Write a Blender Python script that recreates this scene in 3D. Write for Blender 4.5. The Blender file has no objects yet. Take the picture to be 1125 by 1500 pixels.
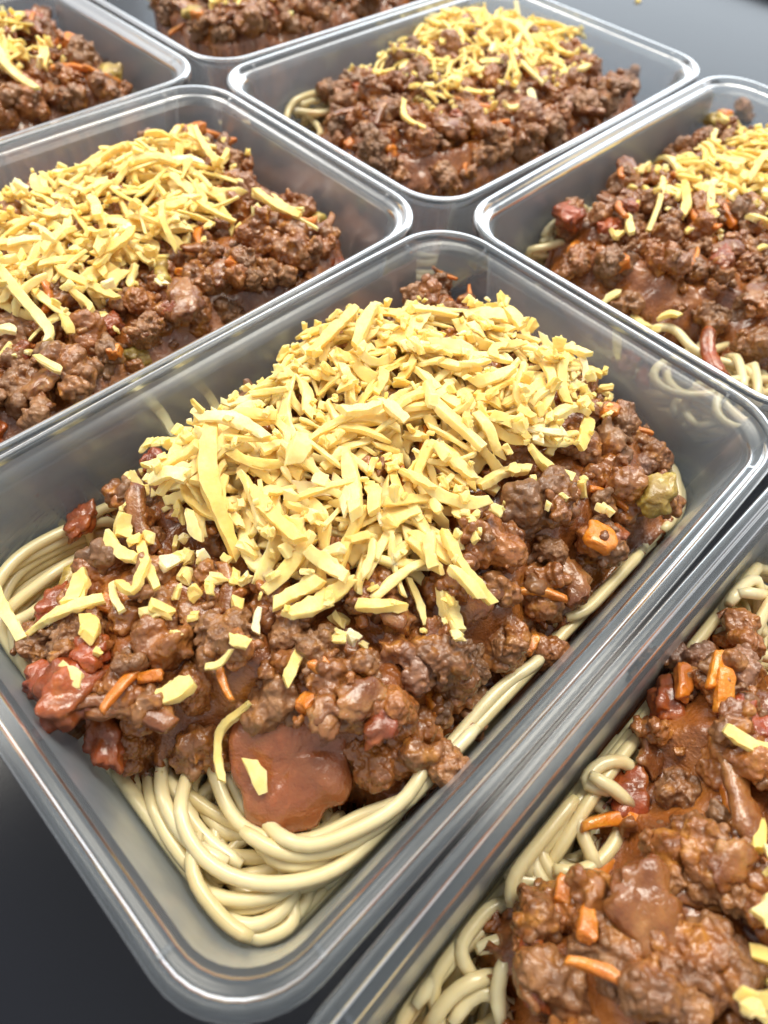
import bpy, bmesh, math, random
import numpy as np
from mathutils import Vector, Matrix, Quaternion, noise as mnoise

# ------------------------------------------------------------------ camera, world, lights, exposure
S = 0.001                                   # everything below is written in millimetres
RIM = 50.0                                  # height of the container rim above the table
CAM = np.array([-68.139, -59.833, 116.175 + RIM])
ROT = np.array([[0.70745643, -0.7041642, 0.06048287],
                [-0.55219252, -0.6041248, -0.57455778],
                [0.44112222, 0.37307641, -0.81622618]])      # rows: right, down, forward
FPX = 992.88                                # focal length in photo pixels (1125 x 1500)
scene = bpy.context.scene
COL = scene.collection
cd = bpy.data.cameras.new('camera')
cam = bpy.data.objects.new('camera', cd)
COL.objects.link(cam)
scene.camera = cam
cd.sensor_fit = 'VERTICAL'
cd.sensor_height = 36.0
cd.sensor_width = 27.0
cd.lens = FPX / 1500 * 36.0
cd.clip_start = 0.005
cd.clip_end = 50
M = Matrix.Identity(4)
for i in range(3):
    M[i][0] = ROT[0][i]; M[i][1] = -ROT[1][i]; M[i][2] = -ROT[2][i]; M[i][3] = CAM[i] * S
cam.matrix_world = M
cd.dof.use_dof = True
cd.dof.focus_distance = 0.150
cd.dof.aperture_fstop = 14.0

scene.render.engine = 'CYCLES'
cy = scene.cycles
cy.max_bounces = 12; cy.diffuse_bounces = 5; cy.glossy_bounces = 4; cy.transmission_bounces = 12
cy.transparent_max_bounces = 40
cy.caustics_reflective = False; cy.caustics_refractive = False
cy.use_denoising = True
cy.use_adaptive_sampling = True; cy.adaptive_threshold = 0.02
cy.sample_clamp_indirect = 4.0
vs = scene.view_settings
vs.view_transform = 'Standard'; vs.look = 'None'; vs.exposure = 0.24; vs.gamma = 1.0

world = bpy.data.worlds.new('World'); scene.world = world; world.use_nodes = True
bg = world.node_tree.nodes['Background']
bg.inputs[0].default_value = (0.95, 0.97, 1.0, 1); bg.inputs[1].default_value = 0.54

def area(name, loc, target, sx, sy, power, color):
    d = bpy.data.lights.new(name, 'AREA'); d.shape = 'RECTANGLE'; d.size = sx; d.size_y = sy
    d.energy = power; d.color = color
    o = bpy.data.objects.new(name, d); COL.objects.link(o)
    o.location = loc
    o.rotation_euler = (Vector(target) - Vector(loc)).to_track_quat('-Z', 'Y').to_euler()
    return o
FH = np.array([0.763, 0.645]); RH = np.array([0.645, -0.763])      # camera heading and its right, on the table
def rel(f, r, z): return (FH[0] * f + RH[0] * r, FH[1] * f + RH[1] * r, z)
area('ceiling_panel', rel(0.55, 0.25, 1.35), rel(0.1, 0, 0), 0.9, 0.45, 20.5, (1.0, 0.94, 0.81))
area('ceiling_panel', rel(0.60, -0.85, 1.35), rel(0.1, 0, 0), 0.8, 0.4, 12, (1.0, 0.945, 0.84))
area('window', rel(2.3, 0.5, 0.95), rel(0.2, 0, 0.1), 3.2, 1.3, 19, (0.80, 0.91, 1.0))

# ------------------------------------------------------------------ helpers
rng = np.random.default_rng(7)
random.seed(7)
def proj(P):
    q = (np.asarray(P, float) - CAM) @ ROT.T
    z = np.maximum(q[..., 2], 1e-3)
    return 562.5 + FPX * q[..., 0] / z, 750 + FPX * q[..., 1] / z
def at(x, y, z):
    d = ROT.T @ np.array([(x - 562.5) / FPX, (y - 750) / FPX, 1.0])
    t = (z - CAM[2]) / d[2]
    return CAM + t * d
def in_view(P, m=110):
    x, y = proj(P)
    return -m < x < 1125 + m and -m < y < 1500 + m

def mesh_from(name, verts, faces, mat, smooth=True):
    me = bpy.data.meshes.new(name)
    me.from_pydata((np.asarray(verts, float) * S).tolist(), [], [list(map(int, f)) for f in faces])
    me.materials.append(mat)
    if smooth:
        me.polygons.foreach_set('use_smooth', [True] * len(me.polygons))
    me.update()
    return me
def link(name, me, parent=None, loc=None, quat=None, scale=None):
    o = bpy.data.objects.new(name, me); COL.objects.link(o)
    if parent is not None: o.parent = parent
    if loc is not None: o.location = Vector([float(c) * S for c in loc])
    if quat is not None:
        o.rotation_mode = 'QUATERNION'; o.rotation_quaternion = quat
    if scale is not None: o.scale = scale if hasattr(scale, '__len__') else (scale,) * 3
    return o
def thing(name, label, cat, group=None, loc=(0, 0, 0)):
    o = bpy.data.objects.new(name, None); COL.objects.link(o)
    o.empty_display_size = 0.01
    o.location = Vector([c * S for c in loc])
    o['label'] = label; o['category'] = cat
    if group: o['group'] = group
    return o

# ------------------------------------------------------------------ materials
class NT:
    def __init__(self, name):
        self.m = bpy.data.materials.new(name); self.m.use_nodes = True
        self.t = self.m.node_tree; self.n = self.t.nodes
        self.p = self.n['Principled BSDF']; self.out = self.n['Material Output']
        self.tc = self.n.new('ShaderNodeTexCoord'); self.oi = self.n.new('ShaderNodeObjectInfo')
    def add(self, typ, **kw):
        nd = self.n.new(typ)
        for k, v in kw.items(): setattr(nd, k, v)
        return nd
    def link(self, a, b): self.t.links.new(a, b)
    def noise(self, scale, detail=3, rough=0.55, dist=0.0, obj=True, offset=True):
        nd = self.add('ShaderNodeTexNoise', noise_dimensions='4D' if offset else '3D')
        nd.inputs['Scale'].default_value = scale; nd.inputs['Detail'].default_value = detail
        nd.inputs['Roughness'].default_value = rough; nd.inputs['Distortion'].default_value = dist
        self.link(self.tc.outputs['Object'], nd.inputs['Vector'])
        if offset:
            mu = self.add('ShaderNodeMath', operation='MULTIPLY'); mu.inputs[1].default_value = 37.0
            self.link(self.oi.outputs['Random'], mu.inputs[0]); self.link(mu.outputs[0], nd.inputs['W'])
        return nd.outputs['Fac']
    def pos_noise(self, scale, detail=4, rough=0.6):
        nd = self.add('ShaderNodeTexNoise'); g = self.add('ShaderNodeNewGeometry')
        nd.inputs['Scale'].default_value = scale; nd.inputs['Detail'].default_value = detail; nd.inputs['Roughness'].default_value = rough
        self.link(g.outputs['Position'], nd.inputs['Vector']); return nd.outputs['Fac']
    def cells(self, scale):
        nd = self.add('ShaderNodeTexVoronoi', feature='SMOOTH_F1'); nd.inputs['Scale'].default_value = scale; nd.inputs['Smoothness'].default_value = 0.35
        nz = self.add('ShaderNodeTexNoise'); nz.inputs['Scale'].default_value = scale * 0.7
        ad = self.add('ShaderNodeVectorMath', operation='MULTIPLY_ADD'); ad.inputs[1].default_value = (0.5 / scale,) * 3
        self.link(self.tc.outputs['Object'], nz.inputs['Vector']); self.link(nz.outputs['Color'], ad.inputs[0]); self.link(self.tc.outputs['Object'], ad.inputs[2])
        self.link(ad.outputs[0], nd.inputs['Vector'])
        iv = self.add('ShaderNodeMath', operation='SUBTRACT'); iv.inputs[0].default_value = 1.0
        self.link(nd.outputs['Distance'], iv.inputs[1]); return iv.outputs[0]
    def ramp(self, fac, stops):
        r = self.add('ShaderNodeValToRGB'); e = r.color_ramp.elements
        while len(e) < len(stops): e.new(0.5)
        for el, (p, c) in zip(e, stops):
            el.position = p; el.color = (*c, 1) if len(c) == 3 else c
        self.link(fac, r.inputs[0]); return r.outputs[0]
    def mix(self, fac, a, b, typ='MIX'):
        nd = self.add('ShaderNodeMix', data_type='RGBA', blend_type=typ)
        for sock, v in ((nd.inputs[0], fac), (nd.inputs[6], a), (nd.inputs[7], b)):
            if isinstance(v, (int, float)): sock.default_value = v
            elif isinstance(v, tuple): sock.default_value = (*v, 1)
            else: self.link(v, sock)
        return nd.outputs[2]
    def maprange(self, fac, a, b, c, d):
        nd = self.add('ShaderNodeMapRange')
        self.link(fac, nd.inputs[0])
        for i, v in enumerate((a, b, c, d)): nd.inputs[i + 1].default_value = v
        return nd.outputs[0]
    def bump(self, h, strength, dist, prev=None):
        b = self.add('ShaderNodeBump'); b.inputs['Strength'].default_value = strength
        b.inputs['Distance'].default_value = dist
        self.link(h, b.inputs['Height'])
        if prev is not None: self.link(prev, b.inputs['Normal'])
        return b.outputs[0]
    def setp(self, **kw):
        for k, v in kw.items():
            s = self.p.inputs[k.replace('_', ' ')]
            if isinstance(v, tuple): s.default_value = (*v, 1) if s.type == 'RGBA' and len(v) == 3 else v
            elif isinstance(v, (int, float)): s.default_value = v
            else: self.link(v, s)

def meat_material(name, dark, mid, light, gloss=0.3, coat=0.5):
    t = NT(name)
    n1 = t.noise(180, 3, 0.6); n2 = t.noise(700, 3, 0.6); n3 = t.noise(2200, 2, 0.6)
    c = t.ramp(n1, [(0.30, dark), (0.5, mid), (0.72, light)])
    c2 = t.ramp(n2, [(0.36, dark), (0.62, light)])
    c = t.mix(0.35, c, c2)
    h = t.ramp(t.oi.outputs['Random'], [(0.0, (0.82, 0.73, 0.68)), (0.35, (0.98, 0.95, 0.93)), (0.7, (1.1, 0.98, 0.86)), (1.0, (1.3, 1.2, 1.12))])
    c = t.mix(1.0, c, h, 'MULTIPLY')
    # tomato gravy clinging in broad patches that run across neighbouring lumps
    pn = t.pos_noise(75); pn2 = t.pos_noise(300, 3)
    film = t.maprange(pn, 0.46, 0.62, 0.0, 0.75)
    gravy = t.ramp(pn2, [(0.32, (0.16, 0.043, 0.010)), (0.5, (0.31, 0.098, 0.018)), (0.68, (0.52, 0.215, 0.032))])
    c = t.mix(film, c, gravy)
    b = t.bump(t.cells(800), 0.6, 0.0006)
    b = t.bump(n3, 0.35, 0.0004, b)
    r = t.maprange(pn, 0.42, 0.62, gloss * 1.35, gloss * 0.55)
    t.setp(Base_Color=c, Roughness=r, Normal=b, Coat_Weight=coat, Coat_Roughness=0.15, Specular_IOR_Level=0.5)
    t.setp(Subsurface_Weight=0.08, Subsurface_Radius=(0.0012, 0.0005, 0.0003), Subsurface_Scale=1.0)
    t.link(b, t.p.inputs['Coat Normal'])
    return t.m
MEAT = meat_material('browned_mince', (0.118, 0.050, 0.019), (0.225, 0.108, 0.044), (0.345, 0.190, 0.088), 0.40, 0.45)
MEATR = meat_material('saucy_mince', (0.155, 0.050, 0.013), (0.280, 0.102, 0.027), (0.41, 0.180, 0.048), 0.30, 0.7)
MEATP = meat_material('pale_mince', (0.18, 0.09, 0.055), (0.29, 0.155, 0.098), (0.40, 0.24, 0.165), 0.32, 0.5)
def veg_material(name, a, b_, c_, gloss=0.2, bs=0.45, sss=0.25, rad=(0.003, 0.0012, 0.0005), stain=(0.11, 0.035, 0.012), st=0.4):
    t = NT(name)
    n1 = t.noise(140, 3, 0.6); n2 = t.noise(600, 2, 0.5); n3 = t.noise(90, 3, 0.6)
    c = t.ramp(n1, [(0.3, a), (0.5, b_), (0.7, c_)])
    f = t.maprange(t.pos_noise(150, 3), 0.38, 0.62, 0.0, st)
    c = t.mix(f, c, stain)
    n4 = t.noise(1700, 2, 0.6)
    b = t.bump(t.noise(420, 3, 0.6), bs, 0.0016)
    b = t.bump(n4, bs * 0.7, 0.0005, b)
    t.setp(Base_Color=c, Roughness=gloss, Normal=b, Coat_Weight=0.45, Coat_Roughness=0.14,
           Subsurface_Weight=sss, Subsurface_Radius=rad, Subsurface_Scale=1.0)
    return t.m
CARROT = veg_material('carrot', (0.56, 0.15, 0.012), (0.72, 0.23, 0.018), (0.78, 0.31, 0.03), gloss=0.3, stain=(0.42, 0.12, 0.02), st=0.6)
CELERY = veg_material('celery', (0.40, 0.29, 0.055), (0.50, 0.37, 0.08), (0.56, 0.42, 0.10), gloss=0.36, sss=0.6, st=0.6, stain=(0.19, 0.08, 0.022), rad=(0.003, 0.0025, 0.0008))
ONION = veg_material('onion', (0.25, 0.088, 0.022), (0.34, 0.14, 0.040), (0.46, 0.235, 0.085), gloss=0.25, sss=0.4, stain=(0.17, 0.05, 0.014), st=0.9)
TOMATO = veg_material('tomato', (0.29, 0.042, 0.014), (0.38, 0.078, 0.018), (0.50, 0.155, 0.025), gloss=0.25, stain=(0.18, 0.05, 0.015), st=0.85)
SLAB = veg_material('stewed_tomato_flesh', (0.31, 0.095, 0.036), (0.37, 0.125, 0.046), (0.44, 0.17, 0.06), gloss=0.2, bs=0.4, sss=0.45, st=0.5, stain=(0.28, 0.075, 0.02))
def sauce_material():
    t = NT('tomato_gravy')
    n1 = t.noise(90, 4, 0.6, offset=False); n2 = t.noise(420, 3, 0.6, offset=False)
    c = t.ramp(n1, [(0.3, (0.15, 0.043, 0.011)), (0.5, (0.27, 0.083, 0.018)), (0.7, (0.43, 0.155, 0.028))])
    b = t.bump(n2, 0.6, 0.0015)
    b = t.bump(t.noise(1500, 2, 0.6, offset=False), 0.4, 0.0006, b)
    t.setp(Base_Color=c, Roughness=0.22, Normal=b, Coat_Weight=0.7, Coat_Roughness=0.13)
    return t.m
SAUCE = sauce_material()
def cheese_material():
    t = NT('grated_cheese')
    n1 = t.noise(300, 3, 0.6); n2 = t.noise(1500, 3, 0.65)
    c = t.ramp(n1, [(0.3, (0.94, 0.68, 0.23)), (0.55, (0.965, 0.74, 0.30)), (0.75, (0.97, 0.80, 0.40))])
    h = t.ramp(t.oi.outputs['Random'], [(0.0, (0.96, 0.88, 0.66)), (0.5, (1, 1, 1)), (0.93, (1.02, 1.04, 1.12)), (1.0, (1.08, 1.22, 1.9))])
    c = t.mix(1.0, c, h, 'MULTIPLY')
    b = t.bump(n2, 0.22, 0.0004)
    b = t.bump(t.noise(500, 2, 0.5), 0.25, 0.0008, b)
    t.setp(Base_Color=c, Roughness=0.5, Normal=b, Specular_IOR_Level=0.35,
           Subsurface_Weight=0.4, Subsurface_Radius=(0.0030, 0.0021, 0.0007), Subsurface_Scale=1.0)
    return t.m
CHEESE = cheese_material()
def pasta_material():
    t = NT('cooked_spaghetti')
    n1 = t.noise(45, 3, 0.55); n2 = t.noise(500, 2, 0.5)
    c = t.ramp(n1, [(0.3, (0.70, 0.58, 0.31)), (0.55, (0.77, 0.66, 0.39)), (0.75, (0.82, 0.73, 0.48))])
    h = t.ramp(t.oi.outputs['Random'], [(0.0, (0.94, 0.91, 0.84)), (1.0, (1.03, 1.03, 1.05))])
    c = t.mix(1.0, c, h, 'MULTIPLY')
    st = t.maprange(t.pos_noise(60, 3), 0.58, 0.70, 0.0, 0.4)
    c = t.mix(st, c, (0.62, 0.33, 0.08))
    b = t.bump(n2, 0.12, 0.0006)
    t.setp(Base_Color=c, Roughness=0.34, Normal=b, Coat_Weight=0.35, Coat_Roughness=0.14,
           Subsurface_Weight=0.4, Subsurface_Radius=(0.0030, 0.0022, 0.0011), Subsurface_Scale=1.0)
    return t.m
PASTA = pasta_material()
def plastic_material(name, haze, gloss_rough):
    t = NT(name); t.n.remove(t.p)
    n = t.noise(60, 3, 0.6, offset=False); nf = t.noise(900, 2, 0.6, offset=False)
    bmp = t.bump(n, 0.02, 0.004)
    tr = t.add('ShaderNodeBsdfTransparent'); tr.inputs[0].default_value = (0.965, 0.975, 0.985, 1)
    di = t.add('ShaderNodeBsdfDiffuse'); di.inputs[0].default_value = (0.76, 0.85, 0.93, 1)
    tl = t.add('ShaderNodeBsdfTranslucent'); tl.inputs[0].default_value = (0.76, 0.85, 0.93, 1)
    gl = t.add('ShaderNodeBsdfGlossy'); gl.inputs['Roughness'].default_value = gloss_rough
    gl.inputs[0].default_value = (1, 1, 1, 1)
    t.link(bmp, gl.inputs['Normal'])
    m1 = tr
    m2 = t.add('ShaderNodeMixShader'); m2.inputs[0].default_value = 0.5
    t.link(di.outputs[0], m2.inputs[1]); t.link(tl.outputs[0], m2.inputs[2])
    m3 = t.add('ShaderNodeMixShader')
    g = t.add('ShaderNodeNewGeometry')
    dot = t.add('ShaderNodeVectorMath', operation='DOT_PRODUCT'); t.link(g.outputs['Normal'], dot.inputs[0]); t.link(g.outputs['Incoming'], dot.inputs[1])
    ab = t.add('ShaderNodeMath', operation='ABSOLUTE'); t.link(dot.outputs['Value'], ab.inputs[0])
    mx = t.add('ShaderNodeMath', operation='MAXIMUM'); t.link(ab.outputs[0], mx.inputs[0]); mx.inputs[1].default_value = 0.07
    kk = t.maprange(t.noise(35, 4, 0.6, offset=False), 0.32, 0.68, -haze * 0.75, -haze * 1.25)
    dv = t.add('ShaderNodeMath', operation='DIVIDE'); t.link(kk, dv.inputs[0]); t.link(mx.outputs[0], dv.inputs[1])
    ex = t.add('ShaderNodeMath', operation='EXPONENT'); t.link(dv.outputs[0], ex.inputs[0])
    sb = t.add('ShaderNodeMath', operation='SUBTRACT'); sb.inputs[0].default_value = 1.0; t.link(ex.outputs[0], sb.inputs[1])
    t.link(sb.outputs[0], m3.inputs[0])
    t.link(m1.outputs[0], m3.inputs[1]); t.link(m2.outputs[0], m3.inputs[2])
    fr = t.add('ShaderNodeFresnel'); fr.inputs[0].default_value = 1.33 if 'rim' not in name else 1.24
    t.link(bmp, fr.inputs['Normal'])
    m4 = t.add('ShaderNodeMixShader'); t.link(fr.outputs[0], m4.inputs[0])
    t.link(m3.outputs[0], m4.inputs[1]); t.link(gl.outputs[0], m4.inputs[2])
    t.link(m4.outputs[0], t.out.inputs[0])
    return t.m
PLASTIC = plastic_material('clear_polypropylene', 0.13, 0.24)
PLASTIC_RIM = plastic_material('clear_polypropylene_rim', 0.07, 0.22)
def table_material():
    t = NT('satin_black_table')
    n1 = t.noise(5, 4, 0.6, offset=False); n2 = t.noise(1400, 2, 0.6, offset=False)
    c = t.ramp(n1, [(0.3, (0.004, 0.005, 0.009)), (0.7, (0.006, 0.007, 0.012))])
    r = t.maprange(n1, 0.3, 0.7, 0.13, 0.17)
    b = t.bump(n2, 0.03, 0.0002)
    t.setp(Base_Color=c, Roughness=r, Normal=b, Specular_IOR_Level=0.42)
    return t.m
TABLE = table_material()
def dark_plastic():
    t = NT('dark_blue_plastic'); t.setp(Base_Color=(0.008, 0.013, 0.02), Roughness=0.4); return t.m
DARK = dark_plastic()

# ------------------------------------------------------------------ the table
def build_table():
    me = mesh_from('table_top', [(-900, -900, 0), (1500, -900, 0), (1500, 1500, 0), (-900, 1500, 0)], [(0, 1, 2, 3)], TABLE, False)
    o = link('table_top', me); o['kind'] = 'structure'
build_table()

# ------------------------------------------------------------------ containers
HL, HW = 86.3, 58.7
def rr_loop(o, z, bow=1.0, nc=9, nl=14, ns=9):
    hl, hw = HL - o, HW - o
    r = max(5.0, 17.0 - 0.72 * o)
    pts = []
    def corner(cx, cy, a0):
        for k in range(nc + 1):
            a = a0 + (math.pi / 2) * k / nc
            pts.append([cx + r * math.cos(a), cy + r * math.sin(a), z])
    def side(a, b, n):
        for k in range(1, n): pts.append([a[0] + (b[0] - a[0]) * k / n, a[1] + (b[1] - a[1]) * k / n, z])
    corner(hl - r, hw - r, 0); side((hl - r, hw), (-hl + r, hw), nl)
    corner(-hl + r, hw - r, math.pi / 2); side((-hl, hw - r), (-hl, -hw + r), ns)
    corner(-hl + r, -hw + r, math.pi); side((-hl + r, -hw), (hl - r, -hw), nl)
    corner(hl - r, -hw + r, 1.5 * math.pi); side((hl, -hw + r), (hl, hw - r), ns)
    pts = np.array(pts)
    bb = bow * (0.25 + 0.75 * z / RIM)
    pts[:, 1] += np.sign(pts[:, 1]) * bb * np.clip(1 - (pts[:, 0] / hl) ** 2, 0, 1) * np.clip(np.abs(pts[:, 1]) / hw, 0, 1)
    return pts
BODY_IN = [(15.0, 1.3), (12.6, 1.5), (11.2, 2.3), (10.4, 3.8), (10.1, 6.0), (8.6, 18), (7.1, 30), (5.6, 42), (5.2, 45.6)]
RIM_P = [(5.2, 45.6), (5.0, 46.7), (4.75, 47.35), (4.4, 47.75), (3.7, 47.95), (3.2, 48.0), (2.85, 48.2), (2.65, 48.7), (2.45, 49.3),
         (2.1, 49.8), (1.7, 50.0), (1.0, 50.0), (0.45, 49.85), (0.12, 49.5), (0.0, 49.0), (-0.05, 47.2), (0.1, 46.95), (0.45, 46.9), (0.7, 47.2),
         (0.8, 48.4), (1.1, 48.9), (1.5, 48.9), (1.75, 48.4), (2.0, 47.4), (2.4, 47.05), (3.6, 46.9), (4.9, 46.3), (6.0, 45.6)]
BODY_OUT = [(6.0, 45.6), (6.4, 42), (7.9, 30), (9.4, 18), (10.9, 6.0), (11.2, 3.0), (11.9, 1.2), (13.3, 0.3), (15.0, 0.15)]
def shell(name, profs, mat, cap_first=False, cap_last=False):
    V, F = [], []
    n = len(rr_loop(0, 1))
    k = 0
    for (pr, c0, c1) in profs:
        base = k * n
        for (o, z) in pr: V.append(rr_loop(o, z)); k += 1
        for i in range(len(pr) - 1):
            for j in range(n):
                a = base + i * n + j; b = base + i * n + (j + 1) % n
                F.append((a, b, b + n, a + n))
        if c0: F.append(tuple(range(base, base + n)))
        if c1: F.append(tuple(range(base + (len(pr) - 1) * n, base + len(pr) * n))[::-1])
    return mesh_from(name, np.concatenate(V), F, mat)
ME_BODY = shell('container_body', [(BODY_IN, True, False), (BODY_OUT, False, True)], PLASTIC)
ME_RIM = shell('container_rim', [(RIM_P, False, False)], PLASTIC_RIM)
def rib_mesh():
    v, f = [], []
    for x in (-0.35, 0.35):
        v += [(x, 4.5, 47.6), (x, 2.3, 47.6), (x, 2.3, 49.5), (x, 3.1, 49.2), (x, 4.5, 48.1)]
    f = [(0, 1, 2, 3, 4), (9, 8, 7, 6, 5)] + [(i, (i + 1) % 5 + 0, (i + 1) % 5 + 5, i + 5) for i in range(5)]
    return mesh_from('rim_rib', v, f, PLASTIC_RIM, False)
ME_RIB = rib_mesh()

BOXES = dict(   # centre of each container on the table and its turn
    mid=(0.6, 0.6, 0.0), left=(-1.4, 119.8, 0.0), right=(174.4, -0.6, 0.3), back=(173.0, 120.2, 0.15),
    farleft=(2.2, 239.2, 0.3), far=(177.6, 240.6, 0.0), front=(-2.0, -119.2, -0.1))
BOX_LABEL = dict(
    mid='clear plastic container in the centre holding the biggest cheese heap',
    left='clear plastic container left of centre, behind the central container',
    right='clear plastic container cut by the right edge, above the bottom right one',
    back='clear plastic container at the top with its right corner on bare table',
    farleft='clear plastic container cut by the left edge at the top left',
    far='clear plastic container cut by the top edge, farthest from the camera',
    front='clear plastic container in the bottom right corner with orange tomato and carrot strips')
for key, (bx, by, ang) in BOXES.items():
    t = thing('meal_container', BOX_LABEL[key], 'container', 'open meal containers on the table', (bx, by, 0))
    t.rotation_euler = (0, 0, math.radians(ang))
    link('body', ME_BODY, t)
    rim = link('rim', ME_RIM, t)
    for sx in (-1, 1):
        for sy in (-1, 1):
            # ribs just where each corner's curve begins
            o = link('rim_rib', ME_RIB, rim); o.location = Vector((sx * 67 * S, sy * (HW + 0.3) * S, 0)); o.rotation_euler = (0, 0, math.pi if sy > 0 else 0)
            o = link('rim_rib', ME_RIB, rim); o.location = Vector((sx * HL * S, sy * 40 * S, 0)); o.rotation_euler = (0, 0, math.pi / 2 if sx > 0 else -math.pi / 2)

# ------------------------------------------------------------------ food prototypes
def clump_mesh(name, seed, R, ncore, ngrain, g0, g1, voxel, mat, grain=0.3, smooth=2):
    """a fused lump of mince: a few big lobes crusted with small granules"""
    r = np.random.default_rng(seed)
    bm = bmesh.new()
    ell = np.array([R, R * r.uniform(0.7, 0.95), R * r.uniform(0.5, 0.75)])
    def ball(p, rad):
        m = Matrix.Translation(Vector(p)) @ Quaternion(r.normal(size=4)).normalized().to_matrix().to_4x4() @ Matrix.Diagonal((rad * r.uniform(0.9, 1.6), rad, rad * r.uniform(0.65, 1.0), 1))
        bmesh.ops.create_icosphere(bm, subdivisions=2, radius=1.0, matrix=m)
    cores = []
    for _ in range(ncore):
        d = r.normal(size=3); d /= np.linalg.norm(d)
        p = d * ell * r.uniform(0.15, 0.68); rad = R * r.uniform(0.30, 0.55)
        cores.append((p, rad)); ball(p, rad)
    C0 = np.array([c[0] for c in cores]); R0 = np.array([c[1] for c in cores])
    k = 0
    while k < ngrain:
        c, rad = cores[int(r.integers(len(cores)))]
        d = r.normal(size=3); d /= np.linalg.norm(d)
        p = c + d * rad
        if np.any(np.linalg.norm(C0 - p, axis=1) < R0 * 0.86): k += 0.25; continue
        ball(p + d * r.uniform(-0.75, 0.05), r.uniform(g0, g1)); k += 1
    me = bpy.data.meshes.new('tmp'); bm.to_mesh(me); bm.free()
    o = bpy.data.objects.new('tmp', me); COL.objects.link(o)
    md = o.modifiers.new('r', 'REMESH'); md.mode = 'VOXEL'; md.voxel_size = voxel
    if smooth:
        ms = o.modifiers.new('s', 'SMOOTH'); ms.factor = 0.5; ms.iterations = smooth
    dg = bpy.context.evaluated_depsgraph_get()
    ev = o.evaluated_get(dg); em = ev.to_mesh()
    nv = len(em.vertices)
    co = np.empty(nv * 3); em.vertices.foreach_get('co', co); co = co.reshape(-1, 3)
    no = np.empty(nv * 3); em.vertices.foreach_get('normal', no); no = no.reshape(-1, 3)
    faces = [tuple(p.vertices) for p in em.polygons]
    ev.to_mesh_clear()
    bpy.data.objects.remove(o); bpy.data.meshes.remove(me)
    off = Vector((seed * 3.1, seed * 1.7, 0))
    dsp = np.array([mnoise.noise(Vector(c) * 0.28 + off) * 1.2 + mnoise.noise(Vector(c) * 0.6 + off) * 0.7 + mnoise.noise(Vector(c) * 1.3 + off) * 0.35 for c in co])
    co = co + no * (dsp * grain * 2)[:, None]
    out = mesh_from(name, co, faces, mat)
    out['r'] = R
    return out
MINCE_L = [clump_mesh('mince_clump', 10 + i, 7.4 + 0.8 * (i % 4), 6, (150, 80, 30)[i % 3], 0.6, 1.25, 0.42, (MEAT, MEAT, MEATR)[i % 3], 0.42, (1, 2, 4)[i % 3]) for i in range(12)]
MINCE_M = [clump_mesh('mince_clump', 40 + i, 4.4 + 0.3 * (i % 3), 7, (60, 45, 20)[i % 3], 0.65, 1.3, 0.38, (MEAT, MEATR, MEAT)[i % 3], 0.36, (1, 3, 2)[i % 3]) for i in range(9)]
MINCE_P = [clump_mesh('mince_clump', 60 + i, 6.2, 9, 140, 0.6, 1.2, 0.38, MEATP, 0.35, 1) for i in range(3)]
MINCE_S = [clump_mesh('mince_crumb', 80 + i, 2.1 + 0.3 * (i % 4), 4, 10, 0.5, 0.9, 0.34, (MEAT, MEATR)[i % 2], 0.25, 1) for i in range(8)]

def ribbon(path, width, thick, up=None, nsec=10, rs=None, power=3.0, jitter=0.12, chop=0.25, taper=0.5, endcap=True):
    """a strip swept along a path: boxy irregular section, ragged tapered ends"""
    rs = rs or np.random.default_rng(1)
    P = np.asarray(path, float); n = len(P)
    T = np.gradient(P, axis=0); T /= np.linalg.norm(T, axis=1)[:, None] + 1e-9
    U = np.tile(np.array(up if up is not None else (0, 0, 1.0)), (n, 1)) if up is None or np.ndim(up) == 1 else np.asarray(up)
    B = np.cross(U, T); B /= np.linalg.norm(B, axis=1)[:, None] + 1e-9
    N = np.cross(T, B)
    V = []
    s = np.linspace(0, 1, n)
    wv = 1 + jitter * np.interp(s, np.linspace(0, 1, 6), rs.normal(size=6))
    tv = 1 + jitter * np.interp(s, np.linspace(0, 1, 6), rs.normal(size=6))
    t0, t1 = rs.uniform(0.25, 1.0) * taper, rs.uniform(0.25, 1.0) * taper
    end = np.minimum(1, np.minimum((1 - t0) + t0 * np.minimum(1, s / 0.22), (1 - t1) + t1 * np.minimum(1, (1 - s) / 0.22)))
    a = np.linspace(0, 2 * np.pi, nsec, endpoint=False) + rs.uniform(0, 1)
    cx = np.sign(np.cos(a)) * np.abs(np.cos(a)) ** (2 / power); cz = np.sign(np.sin(a)) * np.abs(np.sin(a)) ** (2 / power)
    secj = 1 + jitter * 0.6 * rs.normal(size=nsec)
    shear = [rs.uniform(-1, 1) * chop * width, rs.uniform(-1, 1) * chop * width]
    for i in range(n):
        w = width * 0.5 * wv[i] * end[i]; th = thick * 0.5 * tv[i] * (0.55 + 0.45 * end[i])
        jj = secj * (1 + 0.75 * jitter * rs.normal(size=nsec))
        q = P[i] + np.outer(cx * w * jj, B[i]) + np.outer(cz * th * jj, N[i])
        if i == 0: q = q + np.outer(cx * shear[0], T[i])
        if i == n - 1: q = q + np.outer(cx * shear[1], T[i])
        V.append(q)
    F = []
    for i in range(n - 1):
        for j in range(nsec):
            A = i * nsec + j; Bq = i * nsec + (j + 1) % nsec
            F.append((A, Bq, Bq + nsec, A + nsec))
    F.append(tuple(range(nsec))[::-1]); F.append(tuple(range((n - 1) * nsec, n * nsec)))
    return np.concatenate(V), F

def shade_sharp_ends(me):
    # flat end cuts, smooth flanks
    me.polygons[len(me.polygons) - 1].use_smooth = False; me.polygons[len(me.polygons) - 2].use_smooth = False
    me.set_sharp_from_angle(angle=math.radians(34))

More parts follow.
